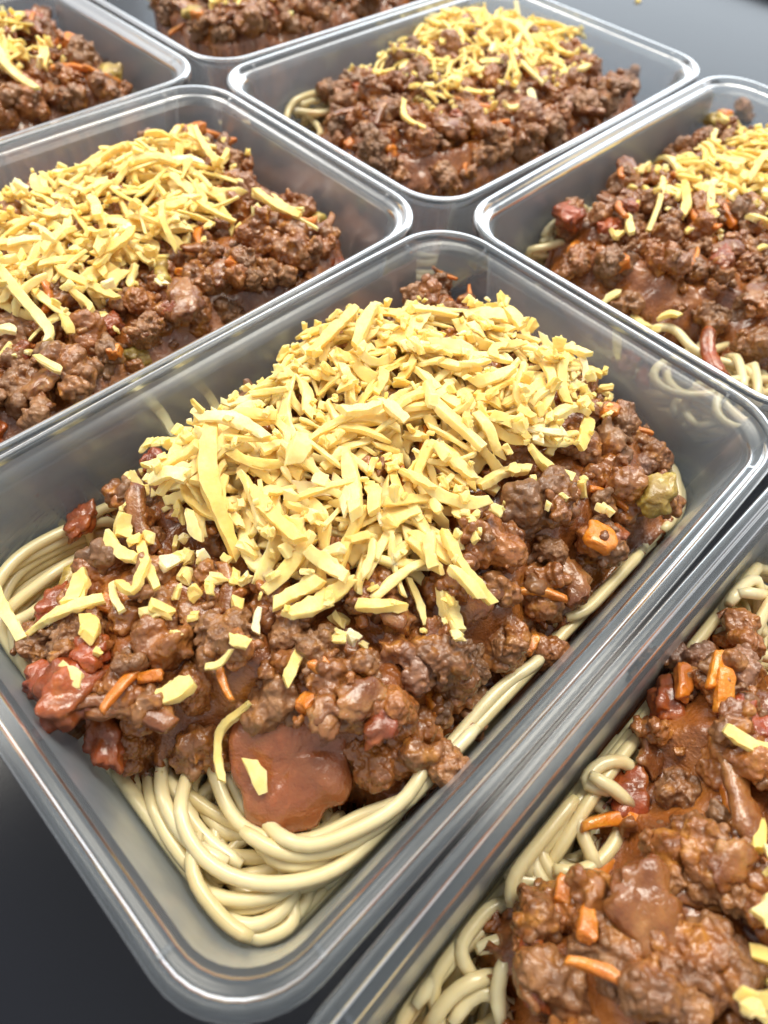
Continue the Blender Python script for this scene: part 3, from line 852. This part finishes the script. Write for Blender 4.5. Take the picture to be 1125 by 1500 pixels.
# ================================================================== the central container
B, A_, M_, C_ = trio('mid')
heroes = [
    ([(300, 1180), (330, 1235), (400, 1225), (480, 1190)], 6), ([(350, 1200), (322, 1250), (350, 1310), (420, 1330)], 5), ([(240, 1130), (300, 1190), (380, 1230), (470, 1270)], 7),
    ([(500, 1200), (440, 1260), (380, 1290), (310, 1290)], 7), ([(200, 1130), (215, 1200), (265, 1270), (330, 1310)], 6), ([(420, 1180), (400, 1240), (420, 1300), (460, 1330)], 5), ([(560, 1200), (520, 1260), (470, 1300), (400, 1310)], 8),
    ([(230, 1110), (262, 1160), (300, 1230), (360, 1275)], 9), ([(600, 1200), (540, 1260), (480, 1310)], 6),
    ([(150, 1120), (164, 1149), (189, 1209), (234, 1264), (285, 1302), (330, 1330)], 9),
    ([(205, 1100), (214, 1119), (234, 1189), (262, 1246), (300, 1290)], 10),
    ([(245, 1090), (240, 1150), (255, 1200), (290, 1250), (340, 1270)], 12),
    ([(460, 1270), (462, 1304), (455, 1338), (428, 1371), (383, 1386), (340, 1380)], 6),
    ([(445, 1260), (442, 1299), (428, 1336), (398, 1357), (358, 1368), (320, 1350)], 8),
    ([(300, 1316), (345, 1327), (413, 1318), (450, 1290), (480, 1240)], 10),
    ([(300, 1230), (284, 1269), (286, 1309), (308, 1348), (343, 1378), (371, 1393)], 12),
    ([(520, 1320), (480, 1365), (440, 1400), (400, 1415)], 5),
    ([(330, 1130), (350, 1160), (400, 1270), (480, 1265), (540, 1225), (575, 1180)], 14),
    ([(289, 1109), (271, 1175), (279, 1229), (318, 1279), (378, 1301), (448, 1299), (500, 1279), (549, 1239), (590, 1190)], 17),
    ([(308, 1109), (328, 1174), (358, 1219), (413, 1239), (473, 1229), (528, 1196), (600, 1185), (640, 1160)], 20),
    ([(360, 1225), (420, 1262), (500, 1252), (560, 1215), (640, 1180), (680, 1130), (690, 1080)], 18),
    ([(0, 990), (-20, 930), (0, 860), (40, 800), (90, 770), (160, 745), (200, 740)], 22),
    ([(30, 1010), (5, 950), (10, 880), (50, 820), (110, 785), (170, 770), (220, 770)], 24),
    ([(60, 1040), (25, 980), (20, 920), (55, 850)], 25),
    ([(150, 720), (155, 690), (200, 650), (260, 615)], 22),
    ([(190, 720), (230, 650), (300, 590), (350, 560)], 24),
    ([(350, 555), (360, 525), (395, 512), (420, 530)], 27),
    ([(700, 1080), (760, 1020), (840, 960), (900, 890), (960, 830), (1000, 770)], 17),
    ([(800, 930), (850, 930), (900, 905), (930, 860), (940, 830)], 21),
    ([(985, 800), (1005, 760), (1000, 720), (985, 690), (1015, 655)], 24),
    ([(970, 790), (990, 755), (985, 700), (975, 640), (960, 600)], 24),
    ([(640, 1120), (700, 1050), (740, 1010), (800, 990)], 19),
    ([(690, 1030), (730, 1050), (760, 1000), (820, 960)], 16),
    ([(820, 480), (860, 530), (900, 590), (960, 640)], 24),
]
heroes = [(p, z + 8 if z < 15 else (z + 4 if z < 21 else z)) for p, z in heroes]
heroes += [([(-40, 960), (-30, 890), (10, 830), (60, 780), (130, 750), (190, 745)], 24), ([(10, 1000), (-5, 930), (5, 870), (45, 815), (100, 775), (170, 760)], 27), ([(40, 1030), (15, 960), (25, 890), (70, 830), (120, 800)], 28),
           ([(75, 1045), (40, 990), (35, 930), (60, 870)], 29), ([(130, 790), (150, 730), (210, 660), (290, 600), (340, 560)], 26), ([(690, 1110), (740, 1060), (800, 1000), (880, 930), (950, 850)], 22), ([(660, 1140), (720, 1090), (790, 1030), (860, 960), (930, 880), (985, 800)], 18),
           ([(820, 920), (870, 915), (915, 885), (945, 840)], 26), ([(250, 640), (300, 600), (360, 560)], 25), ([(590, 1200), (640, 1190), (690, 1140), (700, 1090)], 24), ([(175, 1140), (230, 1235), (300, 1310), (370, 1340), (430, 1310)], 16), ([(365, 1120), (385, 1200), (440, 1250), (520, 1225), (590, 1185), (620, 1130)], 26)]
nest(B, A_, 84, 11, 17, heroes, [(360, 1265, 110, 70, 7, 19, 20), (560, 1200, 70, 40, 12, 20, 7), (60, 900, 60, 80, 16, 24, 7), (780, 1010, 110, 90, 12, 20, 9), (985, 720, 20, 70, 16, 24, 5)])
mid_poly = [(15, 975), (40, 900), (90, 830), (150, 800), (150, 740), (205, 650), (290, 600), (340, 530), (410, 480), (480, 445), (560, 415), (640, 415), (730, 450),
            (820, 470), (870, 545), (945, 570), (985, 640), (995, 740), (1000, 810), (920, 880), (830, 905), (820, 970), (760, 1000), (710, 1020), (670, 1090), (660, 1140), (600, 1180),
            (520, 1160), (420, 1180), (340, 1110), (200, 1110), (150, 1140), (75, 1110), (60, 1040)]
mid_heroes = [(540, 440, 7.0, 'L'), (640, 425, 7.0, 'L'), (700, 455, 6.5, 'L'), (775, 480, 5.5, 'M'), (440, 495, 6.0, 'L'), (375, 535, 6.0, 'L'), (595, 975, 6.6, 'P'), (650, 1115, 7.0, 'L'), (560, 1125, 7.6, 'L'), (560, 1040, 7.4, 'L'), (740, 785, 9.5, 'L'), (800, 810, 6.2, 'L'), (960, 795, 7.5, 'L'),
              (700, 960, 6.5, 'L'), (785, 950, 7.5, 'L'), (905, 590, 6, 'L'), (945, 615, 6, 'L'), (600, 435, 8.5, 'L'), (560, 450, 5.5, 'M'), (240, 945, 8, 'L'), (275, 1000, 7.5, 'L'), (185, 1075, 6.5, 'L'), (110, 1040, 6.0, 'M'), (290, 1060, 8.5, 'L'),
              (75, 960, 7.5, 'L'), (130, 920, 7, 'L'), (660, 1010, 5.5, 'M'), (890, 660, 6.5, 'M'), (945, 680, 5, 'P'), (690, 1040, 6, 'M'), (770, 870, 6, 'M'), (215, 740, 6, 'M'), (480, 960, 7, 'L'), (420, 930, 6, 'L'), (350, 930, 6, 'L')]
mid_veg = [(880, 788, 'carrot', 1.25, 0.35), (888, 612, 'carrot', 0.8, 0.4), (645, 1012, 'carrot', 0.8, 1.2), (97, 850, 'celery', 1.2, 0.8), (960, 725, 'celery', 1.05, 0.4), (835, 850, 'onion', 1.2, 1.2),
           (640, 925, 'onion', 0.6, 0.3), (85, 885, 'tomato', 1.0, 0.2), (110, 790, 'tomato', 0.9, 0.5), (800, 475, 'carrot_strip', 0.7, 1.0), (742, 462, 'carrot_strip', 0.6, 1.6), (190, 1000, 'carrot_strip', 0.9, 0.3),
           (190, 1045, 'onion_strip', 1.0, -1.0), (780, 945, 'carrot', 0.55, 0.2), (420, 512, 'onion', 0.9, 0.6), (330, 590, 'onion_strip', 0.9, 0.6), (700, 880, 'onion', 0.9, 0.1), (210, 760, 'onion_strip', 0.9, 1.2),
           (800, 600, 'tomato', 1.0, 0.2), (560, 1060, 'tomato', 0.9, 0.2), (125, 1075, 'tomato', 1.35, 0.5), (150, 1110, 'tomato', 1.25, 1.4), (95, 1045, 'tomato', 1.0, 0.2), (450, 1030, 'carrot', 0.7, .3), (160, 1035, 'onion_strip', .9, -.9)]
mince(B, M_, mid_poly, 32.0, 41.0, 27.0, 21, mid_heroes, mid_veg, rise=18, back=11.0)
flap(B, M_, 'tomato_slab', [(335, 1090), (350, 1052), (372, 1030), (410, 1022), (445, 1003), (480, 1018), (497, 1050), (512, 1075), (508, 1110), (518, 1140), (505, 1172), (478, 1180), (462, 1204), (430, 1212), (405, 1226), (378, 1206), (356, 1195), (352, 1160), (338, 1135)], 31.5, 3.0, SLAB, 3, 0.9, 0.45)
mid_cheese = [(235, 700), (300, 640), (385, 590), (430, 520), (520, 488), (620, 475), (720, 478), (800, 515), (860, 570), (820, 620), (815, 685), (750, 700), (680, 740), (670, 830), (600, 890), (520, 900), (420, 860), (340, 800), (250, 770)]
mid_shreds = [([a, b], w, t) for a, b, w, t in [
    ((154, 630), (172, 749), 3.6, 1.8), ((199, 665), (203, 714), 5, 1.6), ((142, 724), (164, 731), 3, 1.6), ((55, 826), (95, 804), 3.2, 1.8), ((100, 781), (107, 826), 3, 1.4), ((187, 759), (192, 804), 4.5, 2),
    ((159, 796), (204, 826), 3.4, 1.8), ((209, 794), (234, 872), 2.6, 1.6), ((167, 859), (182, 901), 2, 1.3), ((122, 842), (105, 888), 4.2, 2), ((30, 883), (42, 948), 3.4, 1.6), ((50, 935), (156, 883), 3.2, 1.8),
    ((130, 905), (135, 942), 4.6, 2), ((88, 980), (124, 1005), 5, 2), ((229, 1030), (286, 1003), 4.4, 1.8), ((348, 970), (370, 966), 3.2, 1.8), ((450, 943), (418, 1003), 3, 1.7), ((381, 893), (378, 938), 1.7, 1.2),
    ((338, 948), (304, 985), 1.8, 1.0), ((366, 1115), (386, 1165), 3.6, 1.4), ((825, 535), (878, 560), 3.2, 2), ((767, 683), (836, 710), 3.6, 2), ((862, 615), (838, 680), 3.8, 2), ((800, 640), (850, 620), 3.6, 2),
    ((770, 705), (700, 725), 3.2, 2), ((875, 745), (895, 757), 3, 1.8), ((647, 789), (712, 911), 3.0, 1.9), ((650, 861), (690, 911), 3.2, 1.8), ((594, 864), (622, 925), 2.2, 1.5), ((640, 895), (670, 935), 4.2, 2.4),
    ((660, 940), (668, 955), 2.8, 1.8), ((628, 790), (626, 872), 3.4, 2), ((524, 895), (590, 897), 3.4, 2), ((388, 873), (458, 790), 3.8, 2.2), ((401, 892), (470, 880), 4.0, 2.2), ((420, 910), (512, 885), 4.0, 2.2),
    ((450, 822), (508, 849), 3.6, 1.8), ((370, 720), (441, 800), 3.9, 2.2), ((326, 690), (350, 831), 4.6, 2.2), ((468, 424), (459, 482), 2.8, 1.8), ((312, 560), (368, 578), 3.2, 1.9), ((280, 604), (262, 664), 3.6, 2),
    ((294, 604), (304, 646), 3.0, 1.8), ((284, 770), (298, 815), 3.4, 1.8), ((557, 609), (590, 662), 3.2, 1.9), ((590, 707), (628, 744), 2.8, 1.6), ((694, 547), (745, 569), 3.6, 2), ((440, 660), (430, 700), 5.5, 3),
    ((300, 690), (232, 735), 4.0, 2.0), ((230, 715), (280, 700), 3.5, 2), ((240, 760), (285, 735), 4, 2), ((390, 640), (300, 665), 3.5, 2), ((470, 510), (400, 530), 3.6, 2), ((520, 500), (455, 530), 3.4, 2),
    ((560, 480), (520, 520), 3.4, 2), ((745, 600), (760, 660), 3.2, 1.9), ((700, 470), (760, 500), 4.2, 2.2), ((800, 500), (850, 540), 3.4, 2.0), ((500, 620), (560, 600), 3.6, 2), ((505, 690), (520, 790), 4.0, 2.2), ((540, 700), (545, 780), 4, 2.2)]]
mid_shreds += [([(623, 570), (632, 631), (694, 708)], 3.8, 2.0), ([(368, 1026), (332, 1078), (322, 1110), (336, 1165)], 2.3, 1.3), ([(219, 822), (214, 850), (196, 872), (180, 865)], 2.4, 1.5), ([(625, 660), (640, 710), (692, 712)], 3.4, 1.8), ([(230, 640), (260, 650), (262, 690)], 3.6, 1.8)]
cheese(B, C_, mid_cheese, 42.0, 236, 420, 295, 31, mid_shreds, 9.0,
       [(145, 960, 1.0), (250, 830, 1.3), (275, 845, 1.5), (300, 830, 1.2), (320, 850, 1.2), (345, 850, 1.1), (290, 885, 1.2), (262, 870, 1.1), (240, 900, 1.2), (310, 870, 1.0), (360, 855, 1.0), (285, 905, .9), (800, 745, .8), (820, 740, .7), (845, 600, 1.0), (795, 590, 1.2), (810, 570, 1.2), (860, 590, 1.0), (690, 800, 1.0), (655, 970, .6), (350, 893, 1.3), (258, 935, 1.0), (220, 900, 1.2)])

# ================================================================== left of centre
B, A_, M_, C_ = trio('left')
nest(B, A_, 40, 12, 20, [([(240, 550), (258, 522), (285, 497), (320, 482), (350, 480)], 36), ([(240, 560), (265, 530), (300, 505)], 27)], [(290, 510, 40, 25, 26, 32, 4)])
left_poly = [(-250, 480), (-150, 330), (0, 250), (100, 215), (210, 185), (290, 165), (340, 190), (430, 205), (455, 250), (500, 310), (520, 380), (470, 415), (345, 470), (240, 535), (100, 640), (0, 690), (-150, 640)]
mince(B, M_, left_poly, 34.0, 41.0, 32.0, 22, [(150, 525, 8, 'L'), (40, 545, 7, 'L'), (335, 435, 7, 'L'), (310, 385, 6, 'L'), (350, 300, 7, 'L'), (400, 250, 7.5, 'L'), (440, 300, 7, 'L'), (215, 490, 6.5, 'L'), (390, 405, 6, 'L'), (450, 400, 6, 'L'), (470, 360, 6, 'L'), (250, 470, 6, 'M'), (100, 240, 7, 'L'), (170, 215, 6, 'L')],
      [(345, 385, 'carrot', 1.1, 0.5), (408, 352, 'carrot_strip', 0.8, 1.7), (295, 350, 'carrot_strip', 0.9, 0.8), (395, 212, 'carrot_strip', 1.2, -0.3), (435, 235, 'carrot_strip', 0.8, -1.2), (288, 190, 'carrot', 1.1, 0.6), (72, 245, 'carrot_strip', 0.7, -1.3),
       (215, 535, 'carrot', 1.2, 0.6), (55, 625, 'tomato', 1.1, 0.5), (20, 645, 'carrot', 1.0, 0.5), (200, 395, 'onion', 1.2, 0.4), (270, 440, 'onion', 1.4, 1.0), (240, 400, 'celery', 0.9, 1.0), (200, 215, 'onion', 1.2, 0.5), (465, 320, 'celery', .8, 0.6), (160, 475, 'tomato', 0.8, 0.4), (60, 560, 'onion', 1.2, .4)], rise=13)
left_cheese = [(-180, 400), (-60, 300), (60, 265), (160, 225), (270, 205), (330, 215), (345, 270), (370, 290), (330, 330), (240, 380), (160, 440), (60, 500), (0, 495), (-120, 500)]
left_sh = [([(370, 285), (465, 350)], 2.6, 1.6), ([(375, 295), (440, 320)], 3.2, 1.8), ([(335, 225), (318, 275)], 3.0, 1.8), ([(290, 215), (325, 255)], 3.2, 1.8), ([(165, 360), (155, 410)], 3.6, 2), ([(110, 450), (140, 470), (110, 490)], 2.4, 1.5), ([(20, 445), (60, 460), (72, 505)], 3.6, 1.8),
           ([(95, 470), (112, 510)], 3.0, 1.6), ([(100, 440), (175, 445)], 3.0, 1.8), ([(62, 540), (95, 555)], 3.2, 1.8), ([(140, 360), (175, 410)], 3.6, 2), ([(60, 330), (90, 365)], 3.4, 2), ([(180, 270), (265, 285)], 3.6, 2), ([(135, 300), (150, 340)], 3.8, 2), ([(0, 495), (30, 498)], 3.2, 1.8), ([(400, 295), (445, 315)], 3.0, 1.6), ([(55, 275), (75, 285)], 3, 1.5), ([(215, 230), (150, 250)], 3.4, 2), ([(250, 350), (262, 382)], 2.4, 1.6), ([(110, 350), (70, 390)], 3.6, 2), ([(30, 400), (20, 440)], 3.4, 2)]
cheese(B, C_, left_cheese, 43.0, 275, 190, 130, 32, left_sh, 8.0, [(375, 330, 1.1), (350, 325, 1.0), (190, 380, 1), (215, 350, 1.2), (230, 365, 1.1)])

# ================================================================== right edge
B, A_, M_, C_ = trio('right')
nest(B, A_, 60, 13, 22, [([(790, 345), (810, 300), (850, 245), (905, 195), (945, 195), (955, 215)], 30), ([(750, 360), (790, 330), (815, 305)], 22), ([(945, 480), (975, 463), (1000, 470), (1020, 500), (1050, 510)], 34),
                    ([(1050, 520), (1085, 530), (1110, 560), (1120, 590)], 30), ([(1060, 530), (1070, 570), (1075, 600)], 24), ([(1085, 545), (1092, 580), (1095, 610)], 24), ([(770, 355), (800, 335), (840, 330)], 20)], [(1080, 560, 60, 30, 20, 32, 10), (790, 345, 30, 30, 20, 28, 8)])
right_poly = [(800, 385), (815, 330), (840, 280), (885, 232), (950, 195), (1000, 185), (1060, 160), (1125, 150), (1250, 160), (1400, 300), (1300, 480), (1125, 520), (1080, 500), (1050, 470), (990, 470), (920, 440), (840, 400)]
mince(B, M_, right_poly, 33.0, 40.0, 29.0, 23, [(870, 255, 8, 'L'), (850, 300, 7, 'L'), (930, 330, 6, 'L'), (960, 380, 7, 'L'), (1000, 400, 7, 'L'), (1050, 390, 8, 'L'), (1060, 440, 8, 'L'), (1085, 165, 8, 'L'), (1020, 450, 6, 'M'), (930, 410, 6, 'M'), (1100, 520, 8, 'L'), (985, 200, 6, 'L'), (890, 355, 6, 'L')],
      [(915, 222, 'celery', 1.5, 1.4), (980, 205, 'carrot', 1.1, 1.4), (1062, 325, 'carrot', 1.5, 1.0), (828, 335, 'tomato', 1.2, 1.5), (900, 310, 'tomato', 1.0, 0.5), (880, 290, 'onion', 1.5, 0.8), (930, 365, 'onion_strip', 1.6, -0.4), (920, 440, 'carrot_strip', 1.2, -0.6), (960, 440, 'tomato', 1.0, 0.3), (990, 460, 'tomato_strip', 1.0, 0.3),
       (1060, 490, 'tomato_strip', 1.2, 0.7), (850, 345, 'carrot', 1.0, 0.2), (800, 360, 'carrot_strip', 0.9, .3)], rise=14)
right_cheese = [(960, 265), (1010, 215), (1050, 190), (1125, 180), (1250, 190), (1300, 260), (1250, 310), (1125, 300), (1085, 320), (1035, 325), (1010, 290), (970, 290)]
right_sh = [([(995, 175), (1012, 165)], 4.5, 2), ([(965, 275), (960, 315)], 2.6, 1.6), ([(945, 272), (952, 298)], 2.6, 1.6), ([(988, 300), (996, 320)], 4.2, 2), ([(950, 408), (978, 448)], 3.6, 2), ([(930, 425), (950, 432)], 3.4, 1.8), ([(985, 425), (1005, 445)], 3.0, 1.6), ([(895, 343), (905, 358)], 3.8, 2), ([(910, 345), (922, 352)], 3.2, 1.6), ([(855, 405), (875, 420)], 4, 2), ([(902, 395), (920, 402)], 3, 1.6),
            ([(958, 235), (1000, 255)], 3.2, 1.8), ([(1000, 220), (1010, 245)], 3.2, 1.8), ([(1095, 325), (1125, 335)], 3.6, 2), ([(1110, 300), (1125, 310)], 3.4, 2), ([(1040, 280), (1050, 320)], 3.4, 2)]
cheese(B, C_, right_cheese, 43.0, 220, 80, 90, 33, right_sh, 7.0, [(1115, 365, 1.3), (945, 255, 1), (930, 300, .8), (950, 310, .8)])

# ================================================================== top, beside bare table
B, A_, M_, C_ = trio('back')
nest(B, A_, 34, 14, 20, [([(440, 180), (430, 140), (440, 115), (480, 100)], 26), ([(450, 180), (445, 150), (465, 125)], 22), ([(418, 165), (428, 125), (455, 105), (490, 95)], 34)], [(440, 150, 15, 30, 24, 34, 6)])
back_poly = [(455, 185), (490, 125), (540, 62), (610, 15), (700, -15), (800, 0), (870, 60), (940, 90), (945, 150), (870, 190), (820, 215), (740, 245), (650, 275), (580, 270), (500, 235)]
mince(B, M_, back_poly, 34.0, 41.0, 31.0, 24, [(520, 130, 8, 'L'), (500, 175, 7, 'L'), (560, 160, 7, 'L'), (610, 250, 8, 'L'), (560, 230, 7, 'L'), (540, 80, 7, 'L'), (660, 240, 7, 'L'), (700, 170, 7, 'L'), (760, 160, 7, 'L'), (770, 190, 7, 'P'), (890, 130, 7, 'L'), (920, 120, 7, 'L'), (840, 100, 7, 'L'), (720, 230, 7, 'L'), (480, 150, 7, 'L')],
      [(572, 210, 'carrot', 1.35, 0.8), (895, 92, 'onion', 1.5, -0.2), (940, 100, 'carrot_strip', 0.9, -0.75), (880, 150, 'tomato', 1.2, 1.2), (840, 172, 'celery', 1.2, 0.3), (800, 200, 'carrot_strip', 1.2, -0.6), (660, 200, 'onion', 1.4, -0.6), (575, 40, 'carrot_strip', 0.7, 1.3), (460, 130, 'carrot', 0.8, 1.0), (870, 85, 'tomato', 0.9, 0.2), (800, 135, 'onion_strip', 1.0, 1.0)], rise=13)
back_cheese = [(540, 95), (600, 45), (640, 10), (720, 5), (800, 25), (860, 45), (850, 80), (800, 115), (720, 140), (680, 165), (640, 150), (590, 130)]
back_sh = [([(775, 50), (795, 125)], 3.0, 1.8), ([(590, 165), (622, 200)], 2.8, 1.6), ([(720, 237), (725, 250)], 3.2, 1.6), ([(740, 110), (750, 135)], 3, 1.8), ([(800, 85), (838, 100)], 3.4, 1.8), ([(845, 110), (870, 100)], 3.4, 1.8), ([(735, 175), (757, 168)], 3.4, 1.6), ([(810, 60), (865, 75)], 3.2, 1.8), ([(560, 50), (565, 70)], 3, 1.6), ([(755, 5), (760, 30)], 3, 1.8), ([(640, 10), (680, 20)], 3.6, 2), ([(785, 140), (770, 155)], 3.4, 1.8), ([(600, 140), (640, 155)], 3.4, 1.8), ([(720, 60), (780, 75)], 3.6, 2)]
cheese(B, C_, back_cheese, 43.0, 280, 90, 110, 34, back_sh, 8.0, [(660, 160, 1.2), (690, 165, 1.1), (720, 170, 1.1), (625, 160, 1)])

# ================================================================== top left
B, A_, M_, C_ = trio('farleft')
nest(B, A_, 22, 15, 20, [([(195, 90), (225, 105), (243, 130)], 30)])
fl_poly = [(-200, 150), (-120, 60), (0, 30), (70, 40), (120, 55), (180, 90), (225, 125), (200, 145), (120, 165), (60, 180), (0, 205), (-150, 230)]
mince(B, M_, fl_poly, 34.0, 41.0, 32.0, 25, [(95, 70, 9, 'L'), (130, 90, 8, 'L'), (170, 110, 8, 'L'), (110, 120, 7, 'L'), (200, 130, 7, 'L')],
      [(30, 135, 'onion', 2.0, 0.4), (90, 130, 'onion', 1.7, 1.0), (50, 170, 'tomato', 1.6, 0.4), (20, 190, 'carrot_strip', 1.5, 0.4), (160, 110, 'celery', 1.2, 0.7), (110, 150, 'onion', 1.4, 1.0)], rise=12)
cheese(B, C_, [(-180, 100), (-80, 40), (0, 35), (40, 45), (45, 70), (75, 90), (30, 105), (-20, 120), (-140, 140)], 43.0, 90, 60, 14, 35,
       [([(0, 80), (50, 115)], 3.6, 2), ([(45, 40), (38, 62)], 4.2, 2), ([(68, 85), (65, 105)], 4.6, 2), ([(10, 30), (15, 45)], 3.6, 2)], 7.0, [(100, 40, 1.5), (130, 52, 1.3), (82, 98, 1.4)])

# ================================================================== farthest
B, A_, M_, C_ = trio('far')
nest(B, A_, 16, 16, 20)
far_poly = [(215, 5), (240, -60), (330, -100), (500, -130), (600, -60), (620, 0), (560, 20), (480, 35), (400, 60), (330, 75), (270, 55)]
mince(B, M_, far_poly, 34.0, 41.0, 34.0, 26, [(290, 40, 8, 'L'), (340, 50, 8, 'L'), (250, 15, 8, 'L'), (390, 30, 8, 'L'), (430, 15, 8, 'L'), (310, 10, 8, 'L')],
      [(280, 10, 'onion', 1.6, 0.3), (490, 20, 'carrot', 1.6, 1.0), (180, 5, 'carrot', 1.3, 0.3), (370, 10, 'onion', 1.3, .7), (225, 25, 'carrot', 1.2, .3), (395, 50, 'onion_strip', 1.3, 1.2)], rise=10)
cheese(B, C_, [(230, -20), (300, -60), (450, -70), (500, -30), (400, 0), (330, 12), (280, 5)], 44.0, 90, 40, 16, 36, [([(395, -5), (400, 15)], 3, 1.8), ([(330, -5), (350, 5)], 3, 1.8), ([(215, 0), (235, 4)], 3.2, 1.8)], 6.0)

# ================================================================== bottom right
B, A_, M_, C_ = trio('front')
front_n = [([(745, 1330), (728, 1280), (735, 1230), (775, 1185), (820, 1170)], 24), ([(790, 1310), (755, 1260), (765, 1210), (810, 1180)], 20), ([(800, 1280), (820, 1290), (870, 1270), (900, 1220), (910, 1160)], 24), ([(770, 1300), (830, 1310), (880, 1265), (930, 1230)], 20),
           ([(900, 1160), (860, 1155), (835, 1140), (840, 1118), (880, 1112), (930, 1120), (960, 1140)], 30), ([(855, 1140), (900, 1165), (925, 1180)], 30), ([(830, 1200), (840, 1250), (860, 1280)], 22), ([(700, 1350), (740, 1340), (800, 1300)], 14),
           ([(780, 1180), (850, 1090), (900, 1020), (940, 970)], 20), ([(760, 1210), (830, 1120), (880, 1050)], 18), ([(660, 1500), (680, 1460), (720, 1440), (740, 1480), (740, 1530)], 20), ([(620, 1520), (640, 1470), (690, 1430), (740, 1430)], 18), ([(600, 1470), (660, 1400), (720, 1350)], 14), ([(1010, 880), (1060, 850), (1125, 830), (1180, 840)], 26),
           ([(1040, 900), (1090, 860), (1110, 920), (1100, 980)], 28), ([(1060, 890), (1095, 890), (1125, 880)], 29), ([(1000, 890), (1050, 910), (1100, 950)], 24), ([(1090, 960), (1110, 900), (1135, 860)], 30), ([(700, 1390), (760, 1370), (800, 1360)], 26), ([(560, 1530), (610, 1440), (680, 1370)], 10), ([(730, 1500), (715, 1450), (735, 1400)], 22)]
nest(B, A_, 66, 17, 20, front_n, [(840, 1200, 90, 80, 14, 24, 14), (1080, 890, 60, 40, 20, 28, 8), (690, 1450, 70, 60, 10, 20, 8)])
front_poly = [(905, 1050), (960, 980), (970, 900), (1030, 870), (1090, 920), (1125, 960), (1300, 950), (1500, 1200), (1400, 1500), (1200, 1700), (900, 1700), (740, 1560), (770, 1470), (720, 1400), (735, 1340), (800, 1300), (880, 1290), (895, 1230), (900, 1170), (960, 1120), (930, 1090)]
mince(B, M_, front_poly, 34.0, 42.0, 30.0, 27, [(1020, 910, 7, 'L'), (1070, 940, 7, 'L'), (1010, 960, 6, 'P'), (1080, 985, 6, 'P'), (1000, 1010, 6, 'L'), (790, 1350, 8, 'L'), (840, 1340, 7, 'L'), (880, 1390, 8, 'L'), (960, 1400, 8, 'L'), (1040, 1400, 8, 'L'), (1000, 1230, 8, 'L'), (1040, 1270, 8, 'L'), (980, 1170, 7, 'L'), (820, 1450, 8, 'L'), (930, 1450, 8, 'L'), (1040, 1450, 8, 'L'), (870, 1320, 6, 'M'), (960, 1320, 7, 'L')],
      [(695, 1385, 'tomato_strip', 1.15, -0.5), (785, 1400, 'tomato_strip', 1.0, 0.6), (950, 1190, 'carrot_strip', 1.2, -0.8), (920, 1170, 'tomato', 1.1, 0.4), (925, 1260, 'carrot_strip', 1.5, 0.0), (985, 1015, 'tomato', 1.2, 0.5), (975, 975, 'carrot', 1.0, 0.4), (1050, 985, 'carrot', 1.0, 0.3), (950, 1340, 'onion', 1.4, 1.0), (860, 1355, 'carrot', 0.7, 0.4), (825, 1305, 'carrot', .6, .5), (1090, 1150, 'onion_strip', 1.3, 0.6), (960, 1100, 'onion', .9, .2)], rise=13)
cheese(B, C_, [(1105, 1330), (1125, 1220), (1250, 1100), (1400, 1200), (1400, 1450), (1250, 1560), (1120, 1520), (1090, 1440)], 43.0, 110, 60, 20, 37,
       [([(1055, 1070), (1140, 1105)], 3.8, 1.8), ([(1072, 1335), (1130, 1345)], 5.0, 2.4), ([(1100, 1200), (1130, 1240)], 3.2, 1.8), ([(1095, 1400), (1130, 1430)], 3.6, 2), ([(1085, 1470), (1130, 1490)], 4, 2), ([(1110, 1250), (1135, 1290)], 3.4, 2)], 8.0)

# ------------------------------------------------------------------ strays
def stray(px, z, sc, label, k):
    P = at(*px, z)
    o = link('cheese_crumb', CRUMBS[k], None, (P[0], P[1], z), Quaternion((1, 0, 0), 0.3), sc)
    o['label'] = label; o['category'] = 'cheese crumb'
stray((935, 1), 0.7, 1.3, 'tiny cheese crumb lying on the bare grey table at the top', 2)
# dark tray whose rounded corner just shows in the top right corner
def tray():
    c = at(1175, -40, 0)
    V, F = [], []; n = 40
    prof = [(0, 0.3), (62, 0.3), (70, 3), (74, 16), (76, 18), (77, 16), (75, 1.0), (66, 0.1), (0, 0.05)]
    for (r, z) in prof:
        for k in range(n):
            a = 2 * math.pi * k / n
            q = 1.0 / (abs(math.cos(a)) ** 4 + abs(math.sin(a)) ** 4) ** 0.25
            V.append((c[0] + 45 + r * q * math.cos(a), c[1] + 10 + r * q * math.sin(a), z))
    for i in range(len(prof) - 1):
        for k in range(n): F.append((i * n + k, i * n + (k + 1) % n, (i + 1) * n + (k + 1) % n, (i + 1) * n + k))
    o = link('dark_tray', mesh_from('dark_tray', V, F, DARK))
    o['label'] = 'dark blurred tray just showing in the top right corner'; o['category'] = 'tray'
tray()
